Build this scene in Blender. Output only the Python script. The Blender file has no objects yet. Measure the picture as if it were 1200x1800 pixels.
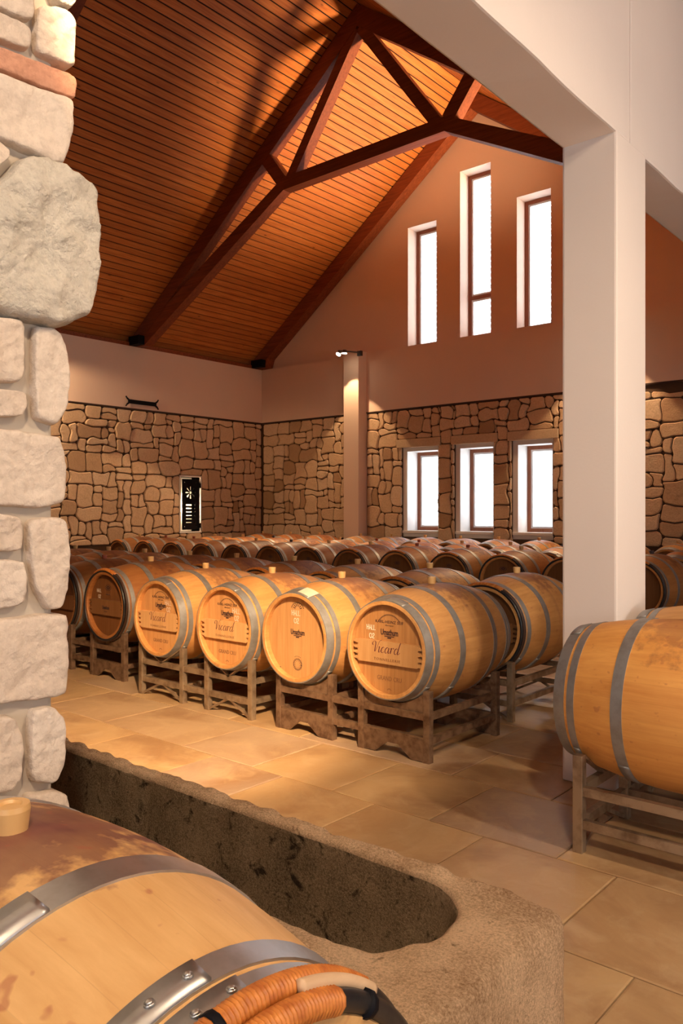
import bpy, bmesh, math, random
from mathutils import Vector, Matrix, noise
random.seed(7)
PI = math.pi
SC = bpy.context.scene
COL = SC.collection

# ------------------------------------------------------------------ camera, world, exposure
FPX, HCAM, YAW = 1410.0, 1.4, math.radians(40.55)
cam = bpy.data.cameras.new('camera'); cam.sensor_fit = 'VERTICAL'; cam.sensor_height = 36
cam.lens = FPX/1800*36; cam.clip_start = 0.02; cam.clip_end = 200
camo = bpy.data.objects.new('camera', cam); COL.objects.link(camo)
camo.location = (0, 0, HCAM); camo.rotation_euler = (PI/2, 0, YAW)
SC.camera = camo
SC.view_settings.view_transform = 'Standard'; SC.view_settings.look = 'None'
SC.view_settings.gamma = 1; SC.view_settings.use_curve_mapping = False
SC.view_settings.exposure = 0.0
w = bpy.data.worlds.new('world'); SC.world = w; w.use_nodes = True
w.node_tree.nodes['Background'].inputs[0].default_value = (0.86, 0.93, 1.0, 1)
w.node_tree.nodes['Background'].inputs[1].default_value = 10.0
SC.cycles.max_bounces = 8; SC.cycles.diffuse_bounces = 4; SC.cycles.transparent_max_bounces = 12
SC.cycles.sample_clamp_indirect = 6.0
try:
    SC.cycles.use_denoising = True
except Exception: pass

WARM = (1.0, 0.66, 0.36); WARM2 = (1.0, 0.76, 0.52)

# projection helpers: the photograph's pixels on planes of the room
Fx, Fy = -math.sin(YAW), math.cos(YAW); Rx, Ry = math.cos(YAW), math.sin(YAW)
def ray(px):
    u = (px-600)/FPX
    return (Fx+u*Rx, Fy+u*Ry)
def on_x(px, py, X):
    r = ray(px); t = X/r[0]
    return (t*r[1], HCAM-(py-899)/FPX*t)
def on_y(px, py, Y):
    r = ray(px); t = Y/r[1]
    return (t*r[0], HCAM-(py-899)/FPX*t)

# ------------------------------------------------------------------ node helpers
class N:
    def __init__(s, name):
        s.m = bpy.data.materials.new(name); s.m.use_nodes = True
        s.t = s.m.node_tree; s.b = s.t.nodes['Principled BSDF']; s.out = s.t.nodes['Material Output']
    def n(s, typ, **kw):
        nd = s.t.nodes.new(typ)
        for k, v in kw.items(): setattr(nd, k, v)
        return nd
    def l(s, a, b): s.t.links.new(a, b)
    def val(s, x, sock):
        if isinstance(x, (int, float)): sock.default_value = x
        elif isinstance(x, tuple): sock.default_value = x if len(x) != 3 or sock.type == 'VECTOR' else (*x, 1)
        else: s.l(x, sock)
    def math(s, op, a, b=0.0, c=None, clamp=False):
        nd = s.n('ShaderNodeMath', operation=op); nd.use_clamp = clamp
        s.val(a, nd.inputs[0]); s.val(b, nd.inputs[1])
        if c is not None: s.val(c, nd.inputs[2])
        return nd.outputs[0]
    def mix(s, f, a, b, mode='MIX'):
        nd = s.n('ShaderNodeMix', data_type='RGBA', blend_type=mode)
        s.val(f, nd.inputs['Factor'])
        s.val(a, nd.inputs[6]); s.val(b, nd.inputs[7])
        return nd.outputs[2]
    def ramp(s, f, stops):
        nd = s.n('ShaderNodeValToRGB'); cr = nd.color_ramp
        while len(cr.elements) < len(stops): cr.elements.new(0.5)
        for e, (p, c) in zip(cr.elements, stops):
            e.position = p; e.color = (*c, 1) if isinstance(c, tuple) else (c, c, c, 1)
        s.val(f, nd.inputs[0]); return nd.outputs[0]
    def coord(s, scale=(1, 1, 1), rnd=True, kind='Object'):
        tc = s.n('ShaderNodeTexCoord'); mp = s.n('ShaderNodeMapping')
        mp.inputs['Scale'].default_value = scale
        src = tc.outputs[kind]
        if rnd:
            oi = s.n('ShaderNodeObjectInfo'); ad = s.n('ShaderNodeVectorMath', operation='ADD')
            sc = s.n('ShaderNodeMath', operation='MULTIPLY'); sc.inputs[1].default_value = 37.0
            s.l(oi.outputs['Random'], sc.inputs[0]); s.l(src, ad.inputs[0]); s.l(sc.outputs[0], ad.inputs[1])
            src = ad.outputs[0]
        s.l(src, mp.inputs[0]); return mp.outputs[0]
    def noise(s, vec, scale, detail=4, rough=.55, dist=0.0):
        nd = s.n('ShaderNodeTexNoise'); s.l(vec, nd.inputs['Vector'])
        nd.inputs['Scale'].default_value = scale; nd.inputs['Detail'].default_value = detail
        nd.inputs['Roughness'].default_value = rough; nd.inputs['Distortion'].default_value = dist
        return nd.outputs['Fac']
    def rand(s):
        return s.n('ShaderNodeObjectInfo').outputs['Random']
    def bump(s, h, strength=.3, dist=.01):
        nd = s.n('ShaderNodeBump'); nd.inputs['Strength'].default_value = strength
        nd.inputs['Distance'].default_value = dist; s.l(h, nd.inputs['Height'])
        s.l(nd.outputs[0], s.b.inputs['Normal'])
    def fin(s, col, rough=.6, metal=0.0, spec=None):
        s.val(col, s.b.inputs['Base Color']); s.val(rough, s.b.inputs['Roughness'])
        s.b.inputs['Metallic'].default_value = metal
        if spec is not None: s.b.inputs['Specular IOR Level'].default_value = spec
        return s.m

def plain(name, col, rough=.6, metal=0.0, spec=None):
    return N(name).fin(col, rough, metal, spec)

def mat_plaster(name, base, amt=.05):
    a = N(name); v = a.coord(rnd=False, kind='Object')
    n1 = a.noise(v, 1.3, 3); n2 = a.noise(v, 60, 3)
    c = a.mix(n1, tuple(x*(1-amt) for x in base), tuple(min(1, x*(1+amt)) for x in base))
    a.bump(n2, .12, .004)
    return a.fin(c, .85, spec=.2)

def mat_stone(name, lo, mid, hi, dark=.0, bump=.5, sc=1.0):
    a = N(name); v = a.coord()
    n1 = a.noise(v, 5*sc, 5, .6); n2 = a.noise(v, 45*sc, 5, .7); n3 = a.noise(v, 14*sc, 3)
    base = a.ramp(a.rand(), [(0, lo), (.18, mid), (.6, mid), (1, hi)])
    c = a.mix(a.math('MULTIPLY', n1, .55), base, lo)
    c = a.mix(a.ramp(n2, [(.42, 0.0), (.78, .42)]), c, tuple(x*.6 for x in lo), 'MIX')
    h = a.math('ADD', n2, a.math('MULTIPLY', n3, 2.0))
    a.bump(h, bump, .012)
    return a.fin(c, .9, spec=.15)

def mat_wood(name, lo, hi, axis=1, knots=True, rough=.55, grain=1.0, spec=.3):
    a = N(name)
    s = [16.0, 16.0, 16.0]; s[axis] = 1.1
    v = a.coord(tuple(s)); n1 = a.noise(v, 1.6*grain, 6, .6, .6)
    s2 = [60.0, 60.0, 60.0]; s2[axis] = 2.0
    n2 = a.noise(a.coord(tuple(s2)), 1.0, 3, .6)
    f = a.math('ADD', a.math('MULTIPLY', n1, .7), a.math('MULTIPLY', n2, .3))
    c = a.ramp(f, [(.3, lo), (.7, hi)])
    r = a.rand(); c = a.mix(a.math('MULTIPLY', r, .30), c, tuple(x*.55 for x in lo))
    if knots:
        s3 = [1.0, 1.0, 1.0]; s3[axis] = .45
        vo = a.n('ShaderNodeTexVoronoi'); vo.inputs['Scale'].default_value = 3.6
        a.l(a.coord(tuple(s3)), vo.inputs['Vector'])
        k = a.ramp(vo.outputs['Distance'], [(.02, 1.0), (.075, 0.0)])
        c = a.mix(a.math('MULTIPLY', k, .75), c, tuple(x*.22 for x in lo))
    a.bump(f, .15, .002)
    return a.fin(c, rough, spec=spec)

# barrel oak: staves round the local x axis (axis height .35), wine stains about the bung
def mat_oak(name, lo, hi, stain=.6, drip=.5, splash=.35):
    a = N(name)
    tc = a.n('ShaderNodeTexCoord'); sp = a.n('ShaderNodeSeparateXYZ'); a.l(tc.outputs['Object'], sp.inputs[0])
    x, y, z = sp.outputs; zz = a.math('SUBTRACT', z, .35)
    ang = a.math('ARCTAN2', y, zz)
    oi = a.n('ShaderNodeObjectInfo'); rnd = oi.outputs['Random']
    st = a.math('FLOOR', a.math('ADD', a.math('MULTIPLY', ang, 30/(2*PI)), .37))
    wn = a.n('ShaderNodeTexWhiteNoise', noise_dimensions='2D')
    cb = a.n('ShaderNodeCombineXYZ'); a.l(st, cb.inputs[0]); a.l(rnd, cb.inputs[1]); a.l(cb.outputs[0], wn.inputs['Vector'])
    v = a.coord((1.6, 26, 26)); n1 = a.noise(v, 1.5, 6, .62, .4)
    v2 = a.coord((3, 3, 3)); n2 = a.noise(v2, 1.5, 4, .6); n3 = a.noise(v2, 5.5, 4, .6)
    f = a.math('ADD', a.math('MULTIPLY', n1, .55), a.math('ADD', a.math('MULTIPLY', n2, .3), a.math('MULTIPLY', wn.outputs['Value'], .15)))
    c = a.ramp(f, [(.3, lo), (.68, hi)])
    # thin joint line between staves
    fr = a.math('FRACT', a.math('ADD', a.math('MULTIPLY', ang, 30/(2*PI)), .37))
    j = a.math('LESS_THAN', fr, .018)
    c = a.mix(a.math('MULTIPLY', j, .16), c, tuple(q*.5 for q in lo))
    # stain about the bung
    arc = a.math('MULTIPLY', ang, .35)
    d = a.math('SQRT', a.math('ADD', a.math('POWER', x, 2.0), a.math('POWER', a.math('MULTIPLY', arc, .62), 2.0)))
    m = a.math('ADD', a.math('SUBTRACT', .19, d), a.math('MULTIPLY', a.math('SUBTRACT', n3, .5), .42))
    m = a.math('MULTIPLY', m, 14.0, clamp=True)
    purple = (.085, .008, .03)
    mm = a.math('MULTIPLY', m, a.math('ADD', .25, a.math('MULTIPLY', n2, 1.1)), clamp=True)
    c = a.mix(a.math('MULTIPLY', mm, stain), c, purple)
    # drip down the belly
    dx = a.math('ABSOLUTE', a.math('ADD', a.math('SUBTRACT', x, .02), a.math('MULTIPLY', a.math('SUBTRACT', n2, .5), .10)))
    dm = a.math('SUBTRACT', 1.0, a.math('MULTIPLY', dx, 38.0), clamp=True)
    dm = a.math('MULTIPLY', dm, a.math('SUBTRACT', 1.0, a.math('MULTIPLY', a.math('ABSOLUTE', ang), .42), clamp=True))
    dm = a.math('MULTIPLY', dm, a.math('GREATER_THAN', rnd, .25))
    c = a.mix(a.math('MULTIPLY', dm, drip), c, (.22, .07, .06))
    # small splashes
    n4 = a.noise(v2, 9, 2, .5)
    sm = a.math('MULTIPLY', a.math('SUBTRACT', n4, .66), 16.0, clamp=True)
    c = a.mix(a.math('MULTIPLY', sm, splash), c, (.33, .085, .05))
    c = a.mix(1.0, c, oi.outputs['Color'], 'MULTIPLY')
    a.bump(n1, .12, .002)
    return a.fin(c, a.math('ADD', .42, a.math('MULTIPLY', n2, .2)), spec=.35)

M = {}
M['plaster'] = mat_plaster('white_plaster', (.80, .72, .67))
M['plaster_cream'] = mat_plaster('cream_plaster', (.72, .54, .43))
M['reveal'] = mat_plaster('reveal_plaster', (.80, .76, .72), .03)
M['mortar'] = mat_plaster('brown_mortar', (.085, .052, .032), .2)
M['pier_mortar'] = mat_plaster('pale_mortar', (.50, .43, .35), .1)
M['stone'] = mat_stone('wall_stone', (.40, .25, .14), (.74, .53, .34), (.82, .63, .44))
M['pier_stone'] = mat_stone('pier_stone', (.58, .46, .36), (.74, .63, .53), (.80, .71, .62), bump=.55, sc=1.3)
M['pier_grey'] = mat_stone('pier_boulder', (.50, .45, .37), (.70, .63, .53), (.76, .70, .6), bump=.9, sc=1.6)
M['pier_brick'] = mat_stone('pier_brick', (.50, .20, .12), (.66, .36, .24), (.72, .44, .32), bump=.5, sc=2)
M['sandstone'] = mat_stone('sandstone_trim', (.50, .36, .22), (.62, .46, .30), (.66, .5, .34), bump=.2)
M['board'] = mat_wood('ceiling_pine', (.42, .105, .02), (.74, .27, .062), axis=1, knots=True, rough=.5)
M['backing'] = plain('roof_shadow_board', (.012, .006, .004), .95)
M['beamX'] = mat_wood('truss_timber', (.14, .028, .010), (.33, .085, .026), axis=0, knots=True, rough=.55)
M['window_wood'] = mat_wood('window_timber', (.25, .075, .035), (.36, .13, .06), axis=2, knots=False)
M['sash'] = plain('white_sash', (.75, .72, .70), .5)
M['iron'] = plain('black_iron', (.004, .004, .007), .6, 0, .15)
M['steel'] = None
def mat_steel(name, base, dirt, rough, metal=.85, sc=20, bump=.05):
    a = N(name); v = a.coord(); n1 = a.noise(v, sc, 5, .6); n2 = a.noise(v, 4, 3)
    c = a.mix(a.ramp(n1, [(.42, 0.0), (.68, 1.0)]), base, dirt)
    c = a.mix(a.math('MULTIPLY', n2, .35), c, tuple(x*.55 for x in base))
    a.bump(n1, bump, .002)
    return a.fin(c, a.math('ADD', rough, a.math('MULTIPLY', n2, .2)), metal)
M['hoop'] = mat_steel('galvanised_hoop', (.40, .40, .40), (.30, .285, .26), .42, .6, 14)
M['hoop_near'] = mat_steel('bright_galvanised_hoop', (.60, .60, .60), (.42, .40, .37), .26, .9, 12, .08)
M['rivet'] = plain('rivet_steel', (.62, .60, .56), .3, .9)
M['rust_steel'] = mat_steel('rusty_rack_steel', (.26, .165, .105), (.10, .05, .028), .42, .45, 18, .2)
M['tube_steel'] = mat_steel('rack_tube_steel', (.46, .35, .24), (.20, .13, .08), .32, .6, 12, .1)
M['oak'] = mat_oak('barrel_oak', (.46, .22, .070), (.68, .375, .14))
M['oak_near'] = mat_oak('barrel_oak_near', (.54, .29, .10), (.74, .46, .20), stain=1.0, drip=.4, splash=.55)
M['oak_orange'] = mat_oak('barrel_oak_orange', (.60, .24, .055), (.80, .40, .11), stain=.5, drip=0, splash=.35)
def mat_head(name, lo, hi):
    a = N(name); n1 = a.noise(a.coord((3, 26, 1.6)), 1.5, 5, .6, .3)
    c = a.ramp(n1, [(.3, lo), (.7, hi)])
    r = a.rand(); c = a.mix(a.math('MULTIPLY', r, .22), c, tuple(x*.6 for x in lo))
    c = a.mix(1.0, c, a.n('ShaderNodeObjectInfo').outputs['Color'], 'MULTIPLY')
    return a.fin(c, .5, spec=.3)
M['head'] = mat_head('head_oak', (.50, .26, .10), (.66, .38, .165))
M['plank'] = mat_head('label_plank_oak', (.60, .35, .15), (.74, .47, .23))
M['bung'] = plain('silicone_bung', (.66, .40, .16), .4, spec=.5)
M['bung_red'] = plain('rubber_bung_red', (.30, .07, .035), .5)
M['bung_dark'] = plain('rubber_bung_dark', (.05, .035, .04), .5)
M['ink'] = plain('branded_print', (.045, .02, .02), .7)
M['ink_soft'] = plain('faded_brand', (.22, .10, .045), .7)
M['chalk'] = plain('chalk', (.80, .70, .58), .9)
M['wine_ink'] = plain('script_print', (.10, .015, .03), .6)
def mat_wick():
    a = N('wicker_binding'); v = a.coord(); n1 = a.noise(v, 60, 3)
    c = a.mix(a.ramp(n1, [(.35, 0.0), (.65, 1.0)]), (.40, .115, .02), (.62, .23, .045)); a.bump(n1, .3, .003)
    return a.fin(c, .45)
M['wicker'] = mat_wick()
M['black_hoop'] = mat_steel('black_painted_hoop', (.012, .012, .016), (.035, .03, .028), .25, .0, 25, .3)
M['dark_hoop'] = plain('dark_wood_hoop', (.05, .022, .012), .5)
M['pale_wood'] = mat_wood('pale_hoop_wood', (.60, .40, .24), (.78, .58, .38), axis=1, knots=False)
def mat_floor():
    a = N('floor_sandstone'); v = a.coord()
    n1 = a.noise(v, 1.6, 5, .6, .8); n2 = a.noise(v, 7, 6, .65, .6); n3 = a.noise(v, 40, 4, .6)
    base = a.ramp(a.rand(), [(0, (.36, .25, .17)), (.15, (.48, .31, .155)), (.7, (.54, .37, .19)), (1, (.38, .27, .20))])
    c = a.mix(a.ramp(n1, [(.42, 0.0), (.66, .8)]), base, (.30, .17, .085))
    c = a.mix(a.ramp(n2, [(.48, 0.0), (.70, .5)]), c, (.60, .44, .26))
    h = a.math('ADD', a.math('MULTIPLY', n2, 1.0), a.math('MULTIPLY', n3, .25))
    a.bump(h, .35, .007)
    return a.fin(c, a.math('ADD', .24, a.math('MULTIPLY', n2, .28)), spec=.45)
M['floor'] = mat_floor()
M['grout'] = plain('floor_grout', (.27, .19, .115), .9)
def mat_trough(name, lo, hi, spot, cov, bump=.9):
    a = N(name); v = a.coord(rnd=False)
    n1 = a.noise(v, 4, 6, .65); n2 = a.noise(v, 170, 6, .8); n3 = a.noise(v, 16, 6, .7, .5); n4 = a.noise(v, 260, 3, .6)
    c = a.ramp(a.math('ADD', a.math('MULTIPLY', n1, .4), a.math('MULTIPLY', n2, .6)), [(.38, lo), (.58, hi)])
    c = a.mix(a.ramp(n3, [(cov, 0.0), (cov+.1, .9)]), c, spot)
    a.bump(a.math('ADD', n2, a.math('ADD', a.math('MULTIPLY', n3, 1.5), a.math('MULTIPLY', n4, .5))), bump, .008)
    return a.fin(c, .92, spec=.12)
M['trough'] = mat_trough('trough_sandstone', (.32, .185, .095), (.86, .62, .40), (.17, .085, .04), .62)
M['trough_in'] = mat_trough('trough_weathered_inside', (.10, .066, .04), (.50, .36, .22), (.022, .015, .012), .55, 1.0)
g = N('window_glass')
tr = g.n('ShaderNodeBsdfTransparent'); gl = g.n('ShaderNodeBsdfGlossy'); gl.inputs['Roughness'].default_value = .02
mx = g.n('ShaderNodeMixShader'); mx.inputs[0].default_value = .06
g.l(tr.outputs[0], mx.inputs[1]); g.l(gl.outputs[0], mx.inputs[2]); g.l(mx.outputs[0], g.out.inputs[0])
M['glass'] = g.m
M['louvre'] = plain('white_louvre', (.80, .82, .85), .4)
def mat_emit(name, col, st):
    a = N(name); e = a.n('ShaderNodeEmission'); e.inputs[0].default_value = (*col, 1); e.inputs[1].default_value = st
    a.l(e.outputs[0], a.out.inputs[0]); return a.m
M['lamp'] = mat_emit('lamp_glow', (1, .85, .6), 60)
M['housing'] = plain('lamp_housing', (.06, .05, .05), .4, .5)
M['paper'] = plain('paper', (.72, .55, .42), .8)

# ------------------------------------------------------------------ mesh helpers
def link(name, me, parent=None, loc=None, mat=None, **props):
    o = bpy.data.objects.new(name, me); COL.objects.link(o)
    if mat is not None and me is not None and not me.materials: me.materials.append(mat)
    if parent: o.parent = parent
    if loc is not None: o.location = loc
    for k, v in props.items(): o[k] = v
    return o
def empty(name, loc, label, cat, rz=0, group=None):
    o = bpy.data.objects.new(name, None); COL.objects.link(o); o.empty_display_size = .1
    o.location = loc; o.rotation_euler = (0, 0, rz); o['label'] = label; o['category'] = cat
    if group: o['group'] = group
    return o
def tag(o, label, cat, group=None):
    o['label'] = label; o['category'] = cat
    if group: o['group'] = group
    return o
def bm_mesh(bm, name, smooth=False, mats=()):
    bmesh.ops.recalc_face_normals(bm, faces=bm.faces)
    me = bpy.data.meshes.new(name); bm.to_mesh(me); bm.free()
    if smooth:
        for p in me.polygons: p.use_smooth = True
    for m in mats: me.materials.append(m)
    return me
def bx(bm, x0, x1, y0, y1, z0, z1, bev=0):
    vs = [bm.verts.new((x, y, z)) for x in (x0, x1) for y in (y0, y1) for z in (z0, z1)]
    f = [(0, 1, 3, 2), (4, 6, 7, 5), (0, 4, 5, 1), (2, 3, 7, 6), (0, 2, 6, 4), (1, 5, 7, 3)]
    fs = [bm.faces.new([vs[i] for i in q]) for q in f]
    if bev:
        es = {e for q in fs for e in q.edges}
        bmesh.ops.bevel(bm, geom=list(es), offset=bev, segments=2, affect='EDGES', profile=.6)
def box_mesh(name, x0, x1, y0, y1, z0, z1, mat, bev=0):
    bm = bmesh.new(); bx(bm, x0, x1, y0, y1, z0, z1, bev); return bm_mesh(bm, name, mats=[mat])
def prism(bm, pts, axis, a, b):
    """extrude polygon pts along axis between a and b; pts are the two other coordinates in order"""
    def P(p, t):
        q = list(p); q.insert(axis, t); return tuple(q)
    v0 = [bm.verts.new(P(p, a)) for p in pts]; v1 = [bm.verts.new(P(p, b)) for p in pts]
    n = len(pts); bm.faces.new(v0); bm.faces.new(v1[::-1])
    for i in range(n): bm.faces.new((v0[i], v0[(i+1) % n], v1[(i+1) % n], v1[i]))
def bar(bm, p, q, wd, th, up=(0, 0, 1)):
    p, q = Vector(p), Vector(q); d = (q-p).normalized(); s = d.cross(Vector(up))
    if s.length < 1e-4: s = d.cross(Vector((1, 0, 0)))
    s.normalize(); u = s.cross(d)
    vs = []
    for c in (p, q):
        for a, b in ((-1, -1), (1, -1), (1, 1), (-1, 1)): vs.append(bm.verts.new(c+s*a*wd/2+u*b*th/2))
    for f in ((0, 1, 2, 3), (7, 6, 5, 4), (0, 4, 5, 1), (1, 5, 6, 2), (2, 6, 7, 3), (3, 7, 4, 0)): bm.faces.new([vs[i] for i in f])
def cyl(bm, p, q, r0, r1=None, n=16, caps=True):
    r1 = r0 if r1 is None else r1
    p, q = Vector(p), Vector(q); d = (q-p).normalized(); s = d.orthogonal().normalized(); u = s.cross(d)
    A = [bm.verts.new(p+(s*math.cos(t)+u*math.sin(t))*r0) for t in [2*PI*i/n for i in range(n)]]
    B = [bm.verts.new(q+(s*math.cos(t)+u*math.sin(t))*r1) for t in [2*PI*i/n for i in range(n)]]
    for i in range(n): bm.faces.new((A[i], A[(i+1) % n], B[(i+1) % n], B[i]))
    if caps: bm.faces.new(A[::-1]); bm.faces.new(B)
def revolve_x(prof, n=48, zc=.35, a0=0, a1=2*PI, closed=True):
    """prof: list of (x, r); revolve about the x axis at height zc"""
    bm = bmesh.new(); rings = []
    m = n if closed else n+1
    for x, r in prof:
        rings.append([bm.verts.new((x, r*math.sin(a0+(a1-a0)*i/n), zc+r*math.cos(a0+(a1-a0)*i/n))) for i in range(m)])
    for A, B in zip(rings, rings[1:]):
        for i in range(n): 
            j = (i+1) % m
            bm.faces.new((A[i], A[j], B[j], B[i]))
    return bm, rings

# ================================================================== ROOM
XL, YG = -13.1, 12.6          # left wall face, gable wall face (stone zone)
XB0, XB1 = -1.85, -1.56       # the pillar line between the two halls
ZS, ZE = 3.38, 4.59           # top of stone, top of plaster band
XR, YB = 5.2, -4.6
RX, RZ, SL = -7.57, 8.97, .735
def roof(x): return RZ-SL*abs(x-RX)

# ---- floor
floor = link('floor', box_mesh('floor', XL-.5, XR+.3, YB-.3, YG+.5, -.2, -.008, M['grout']), kind='structure')
courses = [-1.25, -.62, 0.0, .62, 1.22, 1.82, 2.41, 3.03, 3.62, 4.14, 4.72, 5.32]
known = {(3.03, 3.62): [-3.85, -3.24, -2.66, -2.07, -1.45, -.80, -.1], (2.41, 3.03): [-3.0, -2.38, -1.785, -1.2, -.55],
         (1.82, 2.41): [-2.6, -1.85, -.9, -.2], (3.62, 4.14): [-3.45, -2.33, -1.76, -1.0]}
xmin, xmax = -7.6, 3.0
def slab(x0, x1, y0, y1, bm=None):
    g = .0025; own = bm is None
    if own: bm = bmesh.new()
    cx, cy = (x0+x1)/2, (y0+y1)/2
    if own: ox, oy = cx, cy
    else: ox = oy = 0
    dz = random.uniform(-.0012, .0012)
    a, b, c, d = x0+g-ox, x1-g-ox, y0+g-oy, y1-g-oy
    e = .006
    lo = [bm.verts.new(p) for p in ((a, c, -.008), (b, c, -.008), (b, d, -.008), (a, d, -.008))]
    md = [bm.verts.new(p) for p in ((a, c, -.002), (b, c, -.002), (b, d, -.002), (a, d, -.002))]
    hi = [bm.verts.new(p) for p in ((a+e, c+e, dz), (b-e, c+e, dz), (b-e, d-e, dz), (a+e, d-e, dz))]
    for A, B in ((lo, md), (md, hi)):
        for i in range(4): bm.faces.new((A[i], A[(i+1) % 4], B[(i+1) % 4], B[i]))
    bm.faces.new(hi)
    if own: link('floor_slab', bm_mesh(bm, 'floor_slab', mats=[M['floor']]), floor, (cx, cy, 0))
for y0, y1 in zip(courses, courses[1:]):
    xs = list(known.get((y0, y1), []))
    if not xs: xs = [-2.0+random.uniform(-.3, .3)]
    x = xs[0]
    while x > xmin: x -= random.uniform(.52, .85); xs.insert(0, x)
    x = xs[-1]
    while x < xmax: x += random.uniform(.52, .85); xs.append(x)
    for a, b in zip(xs, xs[1:]): slab(a, b, y0, y1)
bm = bmesh.new(); y = 5.32
def fill(x0, x1, ya, yb):
    y = ya
    while y < yb-.01:
        y1 = min(yb, y+.6); x = x0
        while x < x1-.01:
            x2 = min(x1, x+random.uniform(.55, .85)); slab(x, x2, y, y1, bm); x = x2
        y = y1
fill(XL, XR, 5.32, YG); fill(XL, XR, YB, -1.25); fill(XL, -8.6, -1.25, 5.32); fill(4.0, XR, -1.25, 5.32)
link('floor_slab_field', bm_mesh(bm, 'floor_slab_field', mats=[M['floor']]), floor, kind='stuff')

# ---- rubble masonry
def offset_poly(P, d):
    n = len(P); out = []
    area = sum(P[i][0]*P[(i+1) % n][1]-P[(i+1) % n][0]*P[i][1] for i in range(n))
    sgn = 1 if area > 0 else -1
    for i in range(n):
        a, b, c = Vector(P[i-1]), Vector(P[i]), Vector(P[(i+1) % n])
        e1 = (b-a); e2 = (c-b)
        if e1.length < 1e-6 or e2.length < 1e-6: out.append(tuple(b)); continue
        e1.normalize(); e2.normalize()
        n1 = Vector((-e1.y, e1.x))*sgn; n2 = Vector((-e2.y, e2.x))*sgn
        k = 1+n1.dot(n2)
        v = (n1+n2)/max(k, .5)
        out.append(tuple(b+v*d))
    return out
def chamfer(P, c):
    out = []; n = len(P)
    for i in range(n):
        a, b, d = Vector(P[i-1]), Vector(P[i]), Vector(P[(i+1) % n])
        u, v = a-b, d-b
        if u.length < 1e-5 or v.length < 1e-5: continue
        cosang = u.normalized().dot(v.normalized())
        if cosang < -.9: out.append(tuple(b)); continue
        out.append(tuple(b+u.normalized()*min(c, u.length*.35)))
        out.append(tuple(b+v.normalized()*min(c, v.length*.35)))
    return out
def splitline(a, b, step):
    n = max(1, round((b-a)/step)); return [a+(b-a)*i/n for i in range(n)]
def rubble(u0, u1, z0, z1, holes, du=.135, dz=.115, maxn=295, rng=random):
    ub = sorted({u0, u1, *[h[0] for h in holes if u0 < h[0] < u1], *[h[1] for h in holes if u0 < h[1] < u1]})
    zb = sorted({z0, z1, *[h[2] for h in holes if z0 < h[2] < z1], *[h[3] for h in holes if z0 < h[3] < z1]})
    U = [q for a, b in zip(ub, ub[1:]) for q in splitline(a, b, du)]+[u1]
    Z = [q for a, b in zip(zb, zb[1:]) for q in splitline(a, b, dz)]+[z1]
    nu, nz = len(U)-1, len(Z)-1
    inh = lambda u, z: any(h[0]-1e-4 <= u <= h[1]+1e-4 and h[2]-1e-4 <= z <= h[3]+1e-4 for h in holes)
    V = {}
    for i in range(nu+1):
        for j in range(nz+1):
            x, y = U[i], Z[j]
            if 0 < i < nu and 0 < j < nz and not inh(x, y):
                x += rng.uniform(-.31, .31)*du; y += rng.uniform(-.30, .30)*dz
            elif 0 < i < nu and j in (0, nz): x += rng.uniform(-.3, .3)*du
            V[i, j] = (x, y)
    free = {(i, j) for i in range(nu) for j in range(nz)
            if not inh((U[i]+U[i+1])/2, (Z[j]+Z[j+1])/2)}
    sizes = [(3, 2)]*4+[(2, 2)]*8+[(3, 1)]*3+[(2, 1)]*5+[(2, 3)]*3+[(1, 2)]*3+[(1, 1)]*1+[(1, 3)]*1
    out = []
    for j in range(nz):
        for i in range(nu):
            if (i, j) not in free: continue
            for w, h in rng.sample(sizes, 8)+[(2, 1), (1, 2), (1, 1)]:
                cells = [(i+a, j+b) for a in range(w) for b in range(h)]
                if all(c in free for c in cells): break
            free -= set(cells)
            P = [V[i+a, j] for a in range(w)]+[V[i+w, j+b] for b in range(h)]
            P += [V[i+w-a, j+h] for a in range(w)]+[V[i, j+h-b] for b in range(h)]
            out.append(P)
    return out
def stone_obj(P, parent, place, mat, g=.0085, out=(.012, .035), name='stone', stash=None):
    Q = chamfer(offset_poly(P, g), .03)
    if len(Q) < 3: return
    cx = sum(p[0] for p in Q)/len(Q); cz = sum(p[1] for p in Q)/len(Q)
    d = random.uniform(*out)
    R = offset_poly(Q, .010)
    S = [(cx+(p[0]-cx)*.96, cz+(p[1]-cz)*.96) for p in R]
    own = stash is None; bm = bmesh.new() if own else stash
    o = place(cx, cz, 0)
    def pv(p, h): 
        q = Vector(place(p[0], p[1], h)); return bm.verts.new(q-Vector(o) if own else q)
    A = [pv(p, 0) for p in Q]; B = [pv(p, d*.6) for p in Q]; C = [pv(p, d) for p in S]
    n = len(Q)
    for X, Y in ((A, B), (B, C)):
        for i in range(n): bm.faces.new((X[i], X[(i+1) % n], Y[(i+1) % n], Y[i]))
    bm.faces.new(C)
    if own: return link(name, bm_mesh(bm, name, mats=[mat]), parent, o)

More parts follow.
